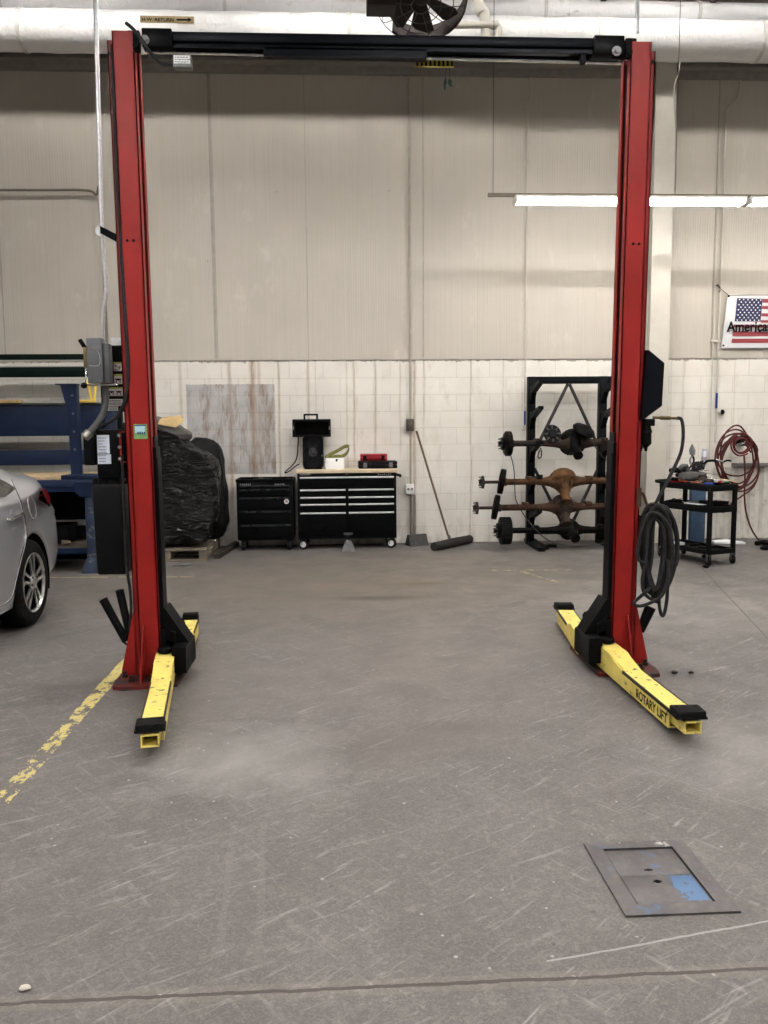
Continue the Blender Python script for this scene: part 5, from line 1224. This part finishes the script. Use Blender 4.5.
drv('pry_tool', 'wooden-handled tool lying by the green screwdriver', (.12,.34,.80), (.02,.12,.80), mat('tan_handle', (.4,.3,.16), .5), frac=.8, r=.009, cat='tool')
c_ = L3(.16,.20,.79); tag(MB().obox(c_, (.13,.10,.075), (0,.1,.9), .012).lathe([(0,.035),(.07,.035)], c_+V((-.04,0,.02)), (-.6,-.6,.2), 14).build('ratchet_tool', mat('dark_brass', (.07,.055,.04), .5, .5)), 'chunky brown metal tool head at the centre of the cart top', 'tool')
def wt_box(label, c, s_, rz, m_, name='notepad', cat='paper pad'): return tag(MB().obox(c, s_, (0,.05,rz), .002).build(name, m_), label, cat)
wt_box('white paper pad lying on the right of the cart top', L3(.30,.24,.80), (.16,.22,.03), .35, PAPER)
b = MB(); c_ = L3(.32,.10,.815); b.obox(c_, (.24,.02,.012), (0,.15,-.2), .003); tag(b.build('wooden_ruler', mat('pale_wood_stick', (.62,.5,.3), .6)), 'pale wooden stick slanting over the white pad on the cart', 'stick')
# pliers standing up, drill with coil, spray can
pj = thing('pliers', 'silver pliers standing upright at the back of the cart top', 'pliers', W(692,470,8.75))
a_ = lambda x, y: W(x, y, 8.75)
MB().hull([a_(692,444)+V((0,dy,0)) for dy in (-.01,.01)]+[a_(689.5,450)+V((0,dy,0)) for dy in (-.015,.015)]+[a_(695,450)+V((0,dy,0)) for dy in (-.015,.015)]+[a_(690.5,455)+V((0,dy,0)) for dy in (-.015,.015)]+[a_(694.5,455)+V((0,dy,0)) for dy in (-.015,.015)]).build('jaws', mat('bright_steel', (.5,.5,.55), .3, .7), pj)
MB().tube([a_(691.5,454),a_(694,460),a_(691,466),a_(686,472)], .010, 8).build('grip', BLKM, pj); MB().tube([a_(693.5,454),a_(690,460),a_(692,466),a_(697,472)], .010, 8).build('grip', mat('bright_steel', (.5,.5,.55), .3, .7), pj)
cn = thing('spray_can', 'small white and grey spray can standing at the back of the cart top', 'spray can', W(704,465,8.80))
a0, a1 = W(704,466,8.80), W(704.5,449,8.80)
MB().lathe([(0,.026),(.002,.028),((a1-a0).length*.78,.028),((a1-a0).length*.86,.018),((a1-a0).length*.87,.024),((a1-a0).length,.024)], a0, a1-a0, 20).build('can', mat('can_white', (.58,.58,.64), .35, .3, .15, 60), cn)
MB().lathe([(0,.0285),((a1-a0).length*.25,.0285)], a0.lerp(a1,.3), a1-a0, 20).build('can_label', mat('can_label', (.35,.30,.38), .5, 0, .4, 90), cn)
cc = thing('coiled_cable', 'black coiled cable bundle behind the tools on the cart', 'cable', W(699,468,8.7))
MB().tube([W(692+12*i/40+.6*math.cos(i*1.3), 467+4.2*math.sin(i*1.05)-i*.05, 8.70+.025*math.cos(i*1.05)) for i in range(40)], .0085, 8, smooth=4).build('coil', HOSE, cc)
ag = thing('air_gun', 'black and silver air tool with hose lying at the back right of the cart', 'air tool', W(716,462,8.75))
MB().tube([W(704,464,8.72),W(707,461,8.74),W(712,460.5,8.76),W(717,461,8.76)], [.014,.016,.014,.016], 10, smooth=0).build('tool_body', BLKM, ag); MB().tube([W(716,460,8.76),W(722,461.5,8.76),W(724,463,8.76)], [.014,.010,.008], 10, smooth=0).build('chrome_barrel', CHR, ag); MB().tube([W(721,463,8.76),W(727,460.5,8.77),W(731,461,8.78)], .010, 8).build('nozzle', BLKM, ag)
c_ = L3(.16,.44,.80); b = lump(lambda w,p: w, 12, 1, 1, (c_.x,c_.y,c_.z+.045), (.26,.30,.11), 4.4, .022, 3)
tag(b.build('tool_pouch', mat('grey_canvas', (.12,.115,.11), .8, 0, .3, 20)), 'grey canvas tool pouch heaped at the back of the cart top', 'tool pouch')
drv('torque_wrench', 'long black grip tool resting on top of the canvas pouch', (.02,.62,.90), (.26,.20,.87), BLKM, frac=.7, r=.024, cat='wrench')
drv('torque_wrench', 'black ratchet lying over the back of the canvas pouch', (.10,.66,.91), (.30,.34,.90), BLKM, frac=.5, r=.020, cat='wrench')
c_ = L3(.10,.46,.91); tag(MB().tube([c_+V((-.06,.0,.0)),c_+V((-.03,0,.03)),c_+V((.02,0,.035))], [.03,.034,.028], 14).tube([c_+V((.0,0,.02)),c_+V((.03,-.02,-.02)),c_+V((.04,-.03,-.05))], [.02,.022,.022], 10).build('impact_wrench', mat('mid_grey_metal', (.14,.14,.14), .4, .6)), 'stubby grey pistol tool on top of the tool heap', 'tool')
# what lies on the middle and bottom trays
wt_box('flat grey metal box on the left of the cart middle tray', L3(.12,.30,.60), (.20,.13,.05), -.9, GREYBOX, 'metal_box', 'box')
wt_box('white paper sheet at the front of the cart middle tray', L3(.04,.25,.618), (.10,.22,.008), .35, PAPER, 'paper_sheet', 'paper')
wt_box('long black case on the right of the cart middle tray', L3(.25,.20,.61), (.30,.12,.07), .36, BLKM, 'tool_case', 'tool case')
drv('pry_tool', 'dark pistol-shaped tool at the left of the cart middle tray', (.06,.60,.63), (.08,.38,.615), BLKM, frac=.6, r=.022, cat='tool')
drv('pry_tool', 'thin silver tool poking up from the cart middle tray', (.04,.68,.61), (.02,.42,.66), BLKM, frac=.4, r=.012, cat='tool')
wt_box('crumpled white paper on the cart bottom tray', L3(.10,.55,.195), (.10,.12,.03), .3, PAPER, 'paper_sheet', 'paper')
for i, (x,y,rz,l) in enumerate(((.20,.40,.4,'short dark steel part at the back of the cart bottom tray'),(.28,.22,1.4,'short dark steel part at the right of the cart bottom tray'),(.12,.18,2.2,'short dark steel part at the front of the cart bottom tray'))):
    tag(MB().obox(L3(x,y,.19), (.13,.03,.02), (0,0,rz), .004).build('steel_part', IRON), l, 'metal part')
pebble('dark lump on the floor under the cart front caster', 706, 568, .03, BLKM, 'debris', 'rubber_scrap')
pebble('flat dark scrap on the floor under the cart centre', 705, 558, .035, BLKM, 'debris', 'rubber_scrap')
# blue post, strip of paper by the wall
q = W(698,500,9.75); tag(MB().box((q.x-.09,9.72,0),(q.x+.085,9.80,.86), bev=.004).build('steel_channel', mat('slate_blue_paint', (.06,.115,.20), .55, 0, .25, 8, wear=(.2,.22,.25), wscale=20, wlo=.6, whi=.7)), 'blue steel channel standing behind the service cart', 'steel channel')
q0, q1 = G(713,543), G(744,544); b = MB(); b.hull([V((p.x,p.y+dy,z)) for p in (q0,q1) for dy in (-.04,.05) for z in (.002,.025)]+[V(((q0.x+q1.x)/2,q0.y,.045))]); tag(b.build('paper_strip', PAPER), 'long strip of white paper on the floor at the wall behind the cart', 'paper')

# ================================================================== maroon air hoses on the wall and the banner
hk2 = thing('hose_bracket', 'metal wall hook with silver fittings holding the maroon hoses', 'hook', W(741,443,WALL-.05))
q = W(741,444,WALL-.05); MB().box(q+V((-.05,-.0,-.02)), q+V((.05,.045,.10)), bev=.004).cyl(q+V((0,-.14,0)), q+V((0,.02,0)), .02, seg=10).build('hook', IRON, hk2)
for dx, dz, a in ((-.06,.01,.3),(.05,.03,2.2),(.02,-.04,1.2)):
    p = q+V((dx,-.15,dz)); d = V((math.cos(a),-.2,math.sin(a)))*.06; MB().cyl(p-d, p+d, .013, seg=10).build('fitting', CHR, hk2)
rr = random.Random(21); pts = []
for k_ in range(7):
    cx, cy, rx, ry = 738+rr.uniform(-3,3), 462+rr.uniform(-8,6), rr.uniform(14,20), rr.uniform(20,31)
    Yk = 9.98-.022*k_
    for j in range(7):
        a = j*2*PI/7+.5; pts.append(W(cx+rx*math.cos(a)+rr.uniform(-1,1), cy-ry*math.sin(a)+rr.uniform(-1.5,1.5), Yk))
tag(MB().tube(pts, .0105, 8, smooth=6).build('air_hose', MAROON), 'tangled maroon air hose hanging in loops on the wall', 'hose')
pts = []
for k_ in range(4):
    cx, cy, r = 741+rr.uniform(-1.5,1.5), 444+rr.uniform(-2,2), rr.uniform(7,11)
    for j in range(7):
        a = j*2*PI/7; pts.append(W(cx+r*math.cos(a), cy-r*1.1*math.sin(a), 9.82-.02*k_))
tag(MB().tube(pts, .010, 8, smooth=6).build('air_hose', mat('bright_maroon', (.20,.035,.035), .45)), 'tight inner coil of red hose around the wall hook', 'hose')
tag(MB().tube([W(757,452,9.75),W(759,470,9.74),W(754,486,9.74),W(742,496,9.75),W(733,502,9.76),W(728,508,9.78),W(722,512,9.8),W(716,500,9.82)], .0105, 8).build('air_hose', MAROON), 'maroon hose end sweeping down behind the cart', 'hose')
tag(MB().tube([W(744,455,9.78),W(745,475,9.76),W(744.5,495,9.74),W(746,512,9.72),W(751,528,9.70),W(758,539,9.72),G(763,543)+V((0,0,.012)),G(775,546)+V((0,0,.012))], .011, 8).build('air_hose', MAROON), 'maroon hose dropping from the coil to the floor at the right edge', 'hose')
q = G(764,545); tag(MB().tube([q+V((-.12,-.05,.03)),q+V((0,0,.035)),q+V((.12,-.06,.03))], .028, 10).obox(q+V((.05,-.1,.03)), (.2,.1,.05), (0,0,.3), .01).build('floor_fitting', IRON), 'dark metal fitting on the floor at the foot of the maroon hose', 'fitting')
pebble('black rubber lump on the floor at the right edge below the hose', 765, 550, .05, BLKM, 'debris', 'rubber_scrap')

bn = thing('banner', 'white banner with a flag and the word American on the right wall', 'banner', (5.4, WALL-.06, 2.37))
tl, bl_ = W(727.5,294.5,WALL-.05), W(721.5,348,WALL-.05)
wB = 1.75; slope = -.012
def bw(u, v):  # u metres right, v metres up from the lower left corner, slightly wavy cloth
    H = tl.z-bl_.z; x = bl_.x + (tl.x-bl_.x)*(v/H) + u; return V((x, WALL-.045-.012*math.sin(u*5+v*3), bl_.z+v + u*slope*(v/H)*1.6))
H = tl.z-bl_.z
def patch(b, u0, u1, v0, v1, off, nu=10, m=None):
    th = .0008; g = []
    for i in range(nu+1):
        u = u0+(u1-u0)*i/nu; g.append([b.bm.verts.new(bw(u,v)+V((0,-off-dy,0))) for v, dy in ((v0,0),(v1,0),(v1,th),(v0,th))])
    mi = b._mi(m)
    for A_, B_ in zip(g, g[1:]):
        for k_ in range(4): b.bm.faces.new((A_[k_],A_[(k_+1)%4],B_[(k_+1)%4],B_[k_])).material_index = mi
    b.bm.faces.new(g[0][::-1]).material_index = mi; b.bm.faces.new(g[-1]).material_index = mi
    return b
cloth = patch(MB(), 0, wB, 0, H, 0, 24).build('banner_cloth', mat('banner_white', (.60,.605,.62), .45, 0, .03, 6), bn)
BR = mat('banner_red', (.26,.035,.045), .5, 0, .08, 30); BBL = mat('banner_blue', (.008,.012,.065), .5, 0, .1, 20)
c0, c1, d0, d1_ = .125, .455, H*.50, H*.935
patch(MB(), c0, c1, d0, d1_, .001, 6).build('canton', BBL, cloth)
b = MB(); sz = (d1_-d0)/9
for r_ in range(9):
    for k_ in range(6 if r_ % 2 == 0 else 5):
        u = c0+(k_+.55+(0 if r_ % 2 == 0 else .5))*(c1-c0)/6; v = d0+(r_+.5)*sz; p = bw(u, v)+V((0,-.0022,0)); n5 = []
        for j in range(10): a = PI/2+j*PI/5; rad = .0125 if j % 2 == 0 else .0055; n5.append((math.cos(a)*rad, math.sin(a)*rad))
        b.prism(n5, .0005, Matrix.Translation(p) @ WALLF)
b.build('stars', mat('banner_star', (.80,.80,.84), .5), cloth)
b = MB()
for v0, v1 in ((.86,.935),(.74,.80),(.60,.66),(.48,.53)): patch(b, c1+.001, wB-.08, H*v0, H*v1, .0042, 24)
for v0, v1 in ((.385,.44),(.225,.305),(.095,.175)): patch(b, .115, wB-.08, H*v0, H*v1, .0042, 24)
b.build('red_stripes', BR, cloth)
tm_ = Matrix.Translation(bw(.035, H*.305)+V((0,-.022,0))) @ Matrix.Rotation(-.012, 4, 'Y') @ WALLF @ Matrix.Diagonal((.93,1.06,1,1))
textmesh('lettering', 'American', .160, tm_, mat('banner_black', (.005,.005,.006), .6, spec=.1), cloth, .004, .0008)
# serifs at the feet of the stems
b = MB()
for u0, u1 in ((.030,.072),(.118,.160),(.168,.200),(.206,.238),(.243,.275),(.378,.412),(.428,.462)):
    p = bw(u0, H*.305); b.box((p.x,p.y-.0232,p.z-.003),(p.x+(u1-u0)*.9,p.y-.0215,p.z+.005))
b.build('serifs', mat('banner_black', (.005,.005,.006), .6, spec=.1), cloth)
MB().tube([W(716,285.5,WALL-.03),W(722,290,WALL-.04),bw(.005,H-.005)+V((0,-.004,0))], .004, 6).build('tie_cord', mat('cord_brown', (.12,.09,.06), .7), bn)
MB().tube([bw(.02,H-.012)+V((0,-.006,0)),bw(.5,H+.004)+V((0,-.006,0)),bw(1.2,H)+V((0,-.006,0))], .003, 6).build('tie_cord', mat('cord_brown', (.12,.09,.06), .7), bn)
b = MB(); b.lathe([(0,.012),(.003,.012)], bw(.02,.03)+V((0,-.002,0)), (0,-1,0), 14).lathe([(0,.014),(.004,.014)], bw(.012,H-.02)+V((0,-.002,0)), (0,-1,0), 14); b.build('grommet', IRON, bn)
q = W(716,285.5,WALL-.02); tag(MB().cyl(q, q+V((0,-.06,0)), .006).tube([q+V((0,-.03,0)),q+V((.02,-.05,-.03)),q+V((.015,-.05,-.09)),q+V((.04,-.05,-.05)),q+V((.01,-.04,0))], .003, 6).build('wall_nail', IRON), 'wall nail with knotted cord above the banner corner', 'nail')

# ================================================================== silver car at the left
from mathutils.bvhtree import BVHTree
car = thing('car', 'silver sedan parked at the left edge, its rear quarter and rear wheel showing', 'car', (-3.18, 4.7, 0))
XC, YR_ = -3.18, 7.0
ST = [  # u, zs, ws, wm, zb, wb, zr, wr
 (0.00,.34,.60,.745,.90,.66,.99,.55),(0.035,.27,.68,.80,.93,.71,1.06,.60),(.13,.23,.75,.845,.955,.765,1.105,.65),(.35,.20,.80,.875,.965,.82,1.125,.69),
 (.65,.19,.84,.89,.965,.845,1.165,.69),(.95,.18,.85,.90,.96,.86,1.265,.66),(1.35,.18,.85,.90,.95,.86,1.355,.60),(1.8,.18,.85,.90,.94,.86,1.425,.58),(2.3,.18,.85,.90,.93,.86,1.44,.58),
 (2.8,.18,.85,.90,.92,.86,1.39,.57),(3.15,.18,.85,.90,.91,.855,1.22,.60),(3.45,.19,.84,.90,.90,.85,1.03,.66),(3.9,.20,.82,.885,.86,.82,.96,.64),(4.25,.22,.76,.84,.80,.76,.88,.60),(4.48,.26,.66,.76,.70,.68,.76,.54),(4.56,.34,.56,.68,.62,.60,.66,.5)]
def interp(u):
    n = len(ST)
    for i in range(n-1):
        if ST[i][0] <= u <= ST[i+1][0]: break
    p0, p1, p2, p3 = ST[max(i-1,0)], ST[i], ST[i+1], ST[min(i+2,n-1)]
    t = (u-p1[0])/(p2[0]-p1[0]); h = p2[0]-p1[0]; out = [u]
    for k_ in range(1, 8):
        m1 = (p2[k_]-p0[k_])/max(p2[0]-p0[0],1e-6)*h; m2 = (p3[k_]-p1[k_])/max(p3[0]-p1[0],1e-6)*h
        out.append((2*t**3-3*t*t+1)*p1[k_]+(t**3-2*t*t+t)*m1+(-2*t**3+3*t*t)*p2[k_]+(t**3-t*t)*m2)
    return out
def prof(u):
    _, zs, ws, wm, zb, wb, zr, wr = interp(u)
    P_ = [(0,zs),(ws*.85,zs),(ws,zs+.03),(wm*.975,zs+.14),(wm*.997,.46),(wm,.60),(wm*.992,.72),(wm*.982,.765),(wm*.985,.80),((wb*2+wm)/3,(zb+.80)/2+.02),(wb,zb),(wb-.018,zb+.012),
          (wb+(wr-wb)*.30,zb+(zr-zb)*.38),(wb+(wr-wb)*.62,zb+(zr-zb)*.70),(wr+.01,zr-.035 if zr-zb > .1 else zr-.015),(wr*.93,zr-.008),(wr*.6,zr+.004),(0,zr+.012)]
    return P_
us = [0,.015,.035,.07,.11,.16,.22] + [.30+.085*i for i in range(48)] + [4.40,4.46,4.51,4.545,4.56]
us = sorted({u for u in us if u <= 4.56})
b = MB(); rows = []
for u in us:
    h = prof(u); full = [(x, z) for x, z in h] + [(-x, z) for x, z in h[-2:0:-1]]
    rows.append([b.bm.verts.new((XC+x, YR_-u, z)) for x, z in full])
for A_, B_ in zip(rows, rows[1:]):
    n = len(A_)
    for k_ in range(n): b.bm.faces.new((A_[k_],A_[(k_+1)%n],B_[(k_+1)%n],B_[k_]))
b.bm.faces.new(rows[0]); b.bm.faces.new(rows[-1][::-1])
bmesh.ops.recalc_face_normals(b.bm, faces=b.bm.faces)
bvh = BVHTree.FromBMesh(b.bm)
body = b.build('car_body', SILV, car, sharp=50)
WY = (6.215, 3.53)
cut = MB()
for wy in WY:
    for sd in (-1, 1): cut.cyl((XC+sd*.66, wy, .335), (XC+sd*1.1, wy, .335), .362, seg=48)
cme = cut.build('wheel_arch_cutter', BLKM)
md = body.modifiers.new('arches', 'BOOLEAN'); md.operation = 'DIFFERENCE'; md.object = cme; md.solver = 'EXACT'
bpy.context.view_layer.update()
ev = body.evaluated_get(bpy.context.evaluated_depsgraph_get()); nm = bpy.data.meshes.new_from_object(ev)
body.modifiers.clear(); body.data = nm; bpy.data.objects.remove(cme)
# interior of the arches goes black: liners just inside the cut
for wy in WY:
    for sd in (-1, 1):
        bb_ = MB(); seg = 28; rr_ = .360
        for i in range(seg):
            a0, a1 = -.35+i*(PI+.7)/seg, -.35+(i+1)*(PI+.7)/seg
            bb_.hull([V((x, wy+math.cos(a)*r_, .335+math.sin(a)*r_)) for a in (a0,a1) for r_ in (rr_,rr_-.004) for x in (XC+sd*.665, XC+sd*.872)])
        bb_.hull([V((XC+sd*.664, wy+math.cos(a_*PI/8)*.355, .335+max(-.15,math.sin(a_*PI/8)*.355))) for a_ in range(16)]+[V((XC+sd*.67, wy+math.cos(a_*PI/8)*.355, .335+max(-.15,math.sin(a_*PI/8)*.355))) for a_ in range(16)])
        bb_.build('wheel_arch_liner', BLKM, car)
RIMM = mat('car_rim_alloy', (.55,.54,.53), .32, .8, .06, 20); RIMD = mat('rim_dark_pocket', (.05,.05,.052), .4, .3)
for wy in WY:
    for sd in (-1, 1):
        xo = XC+sd*.885; A_ = (sd,0,0)
        w = MB().lathe([(-.20,.20),(-.20,.28),(-.185,.312),(-.15,.325),(-.05,.325),(-.018,.312),(.0,.285),(.004,.26),(-.004,.222),(-.03,.212),(-.17,.20)], (xo,wy,.325), A_, 48).build('wheel_tire', RUB, car)
        MB().lathe([(-.155,.20),(-.016,.205),(-.02,.198),(-.14,.185),(-.145,.02)], (xo,wy,.325), A_, 48).build('rim_barrel', RIMD, w)
        MB().lathe([(-.02,.221),(.0,.222),(.002,.214),(-.014,.204),(-.02,.204)], (xo,wy,.325), A_, 48).build('rim', RIMM, w)
        MB().lathe([(-.141,.186),(-.135,.186),(-.132,.02)], (xo,wy,.325), A_, 32).build('brake_drum', RIMD, w)
        sp_ = MB()
        for k_ in range(5):
            a = k_*2*PI/5+.25
            for off in (-.16,.16):
                p = lambda r_, aa, d: V((xo+sd*d, wy+math.cos(aa)*r_, .325+math.sin(aa)*r_))
                sp_.hull([p(.05,a+off*2.2-.12,-.004),p(.05,a+off*2.2+.12,-.004),p(.05,a+off*2.2-.12,-.05),p(.05,a+off*2.2+.12,-.05),
                          p(.208,a+off*1.25-.075,-.014),p(.208,a+off*1.25+.075,-.014),p(.208,a+off*1.25-.075,-.04),p(.208,a+off*1.25+.075,-.04)])
        sp_.build('spokes', RIMM, w)
        MB().lathe([(-.05,.065),(-.008,.062),(.0,.05),(.004,.03),(.005,.002)], (xo,wy,.325), A_, 24).build('hub_cap', RIMM, w)
        ln = MB()
        for k_ in range(5): a = k_*2*PI/5+.88; ln.lathe([(0,.010),(.014,.009)], (xo-sd*.012, wy+math.cos(a)*.048, .325+math.sin(a)*.048), A_, 6)
        ln.build('lug_nut', RIMD, w)
def onside(Y, z, off=.0015, sd=1):
    h, n, i, d = bvh.ray_cast(V((XC+sd*2, Y, z)), V((-sd,0,0))); 
    if h is None: h = V((XC+sd*.9,Y,z)); n = V((sd,0,0))
    return h + V((sd*off,0,0))
def fromcam(px, py, off=.002):
    d = (fw + rt*(px-384)/FPX + up*(512-py)/FPX).normalized(); h, n, i, ds = bvh.ray_cast(CAM, d)
    return (h - d*off) if h is not None else CAM + d*6.3
def panel(poly, material, name, parent, off=.003, sd=1, th=.004, fine=7):
    """surface-following panel: polygon in (Y,z), triangulated and projected on the body side"""
    bm = bmesh.new(); pv_ = [bm.verts.new((0,y,z)) for y, z in poly]; f = bm.faces.new(pv_)
    bmesh.ops.triangulate(bm, faces=[f])
    for _ in range(3): bmesh.ops.subdivide_edges(bm, edges=[e for e in bm.edges if e.calc_length() > .06], cuts=1, use_grid_fill=False); bmesh.ops.triangulate(bm, faces=bm.faces[:])
    for v in bm.verts: v.co = onside(v.co.y, v.co.z, off, sd)
    g = bmesh.ops.extrude_face_region(bm, geom=bm.faces[:])
    for v in g['geom']:
        if isinstance(v, bmesh.types.BMVert): v.co.x -= sd*(th+off*.5)
    m_ = MB(); m_.bm.free(); m_.bm = bm; return m_.build(name, material, parent)
U = lambda u: YR_-u
for sd in (1,-1):
    panel([(U(.86),1.035),(U(1.0),1.10),(U(1.3),1.22),(U(1.62),1.295),(U(1.62),.995),(U(1.1),.995)], GLASSD, 'side_window', car, sd=sd)
    panel([(U(1.67),.995),(U(1.67),1.30),(U(1.95),1.33),(U(2.2),1.335),(U(2.2),.985)], GLASSD, 'side_window', car, sd=sd)
    panel([(U(2.27),.985),(U(2.27),1.335),(U(2.6),1.30),(U(2.85),1.22),(U(3.08),1.03),(U(3.0),.975)], GLASSD, 'side_window', car, sd=sd)
# window bright trim, door seams, crease
def on_line(pts, r, name, m_, parent=car, **kw):
    return MB().tube(pts, r, 6, smooth=0).build(name, m_, parent, **kw)
SEAMD = mat('door_seam_dark', (.03,.03,.032), .6)
def smoothpts(l, k=8): return [(p.x, p.y) for p in catmull([V((a_,c_,0)) for a_, c_ in l], k)]
seam = smoothpts([(11,479),(14,486),(19,497),(22,506),(25,520),(27,535),(26,545),(22,560),(17,580),(12,598),(0,607)])
on_line([fromcam(x,y,.001) for x, y in seam], .0035, 'door_seam', SEAMD)
on_line([fromcam(x-1.0,y,.0025) for x, y in seam], .0028, 'door_edge', mat('car_edge_highlight', (.72,.72,.74), .2, .5))
fd = fromcam(32.3,507.5,.001); fy, fz_ = fd.y, fd.z
on_line([onside(fy+math.cos(a*PI/12)*.078, fz_+math.sin(a*PI/12)*.082, .0) for a in range(25)], .0032, 'fuel_door_seam', mat('car_edge_highlight', (.72,.72,.74), .2, .5))
# door handle
hp0, hp1 = fromcam(8,519.5,.02), fromcam(21,513.5,.02)
MB().tube([hp0+V((-.012,0,-.002)),hp0+V((.012,.02,0)),hp0.lerp(hp1,.5)+V((.018,0,0)),hp1+V((.012,-.02,0)),hp1+V((-.012,0,0))], [.009,.012,.013,.013,.010], 10, smooth=3).build('door_handle', CHR, car)
hc = hp0.lerp(hp1,.5); hh = []
MB().lathe([(0,.05),(.002,.048)], onside(hc.y, hc.z+.005, -.001), (1,0,.05), 24).build('handle_recess', mat('car_recess_silver', (.30,.30,.31), .4, .5), car)
# tail lamps: wrap-around panels
def rearpt(px, py, off=.003): return fromcam(px, py, off)
tl_ = [(39,499.5),(41.5,488),(46.5,489.5),(50,497),(51.5,505),(49.5,507),(44.5,503)]
bm = bmesh.new(); vs_ = [bm.verts.new((x,y,0)) for x, y in tl_]; bm.faces.new(vs_); bmesh.ops.triangulate(bm, faces=bm.faces[:])
for _ in range(3): bmesh.ops.subdivide_edges(bm, edges=bm.edges[:], cuts=1); bmesh.ops.triangulate(bm, faces=bm.faces[:])
okv = []
for v in bm.verts: 
    p = fromcam(v.co.x, v.co.y, .012); 
    if p.y > 7.05 or p.y < 5: p = CAM + (p-CAM)*(6.85/p.y) if p.y > 7.05 else p
    v.co = p
g = bmesh.ops.extrude_face_region(bm, geom=bm.faces[:])
for v in g['geom']:
    if isinstance(v, bmesh.types.BMVert): v.co += V((-.02,-.012,0))
m_ = MB(); m_.bm.free(); m_.bm = bm; tlo = m_.build('tail_lamp', PINKR, car, sharp=60)
on_line([fromcam(40.5,495.5,.008),fromcam(43.5,494.2,.008),fromcam(46,493.6,.008)], .004, 'lamp_strip', mat('pale_red_strip', (.45,.18,.17), .3), tlo)
# mirror-side lamp, rear window, plate: seen only from elsewhere
b = MB(); b.hull([V((XC-.845,6.88,.84)),V((XC-.80,6.95,.84)),V((XC-.80,6.78,.98)),V((XC-.74,6.93,1.0)),V((XC-.86,6.75,.9)),V((XC-.52,6.985,.90)),V((XC-.52,6.985,.98))]); b.build('tail_lamp', PINKR, car)
bb_ = MB(); g_ = []
for u in (.72,.9,1.1,1.3):
    rowp = []
    for f in (-.9,-.45,0,.45,.9):
        pr = interp(u); x = f*pr[7]; h = bvh.ray_cast(V((XC+x, YR_-u, 3)), V((0,0,-1)))[0]; rowp.append(h+V((0,.002,.003)))
    g_.append(rowp)
vv = [[bb_.bm.verts.new(p) for p in r_] for r_ in g_]; vl = [[bb_.bm.verts.new(p-V((0,.002,.008))) for p in r_] for r_ in g_]
for i in range(3):
    for j in range(4):
        bb_.bm.faces.new((vv[i][j],vv[i][j+1],vv[i+1][j+1],vv[i+1][j])); bb_.bm.faces.new((vl[i][j],vl[i+1][j],vl[i+1][j+1],vl[i][j+1]))
bb_.build('rear_window', GLASSD, car)
on_line([onside(U(.45+.1*i), .80-.004*i+.0, .0005) for i in range(8)], .0015, 'body_crease', SILV)
MB().box((XC-.7,3.6,.17),(XC+.7,6.9,.21)).build('underbody', BLKM, car)

# two small tags hanging under the crossbeam
ht = thing('hanging_tags', 'two small dark green tags hanging on strings under the crossbeam near its middle', 'tag', W(447,66,4.92))
for (px, py, w_, h_, r_) in ((445,84,3.0,13,.1),(450,83,4.5,8,-.3)):
    a_, c_ = W(447 if px < 448 else 449,62,4.92), W(px, py-h_/2, 4.92); q = W(px, py, 4.92); ww, hh_ = w_*4.92/FPX/2, h_*4.92/FPX/2
    MB().cyl(a_, c_, .0015, seg=6).build('string', mat('cord_brown', (.12,.09,.06), .7), ht)
    MB().prism([(0,hh_),(ww,hh_*.25),(ww*.5,-hh_*.3),(ww*.7,-hh_*.7),(0,-hh_),(-ww*.6,-hh_*.5),(-ww,hh_*.2)], .004, Matrix.Translation(q) @ Matrix.Rotation(r_,4,'Y') @ WALLF).build('paper_tag', mat('dark_green_tag', (.02,.05,.03), .5), ht)
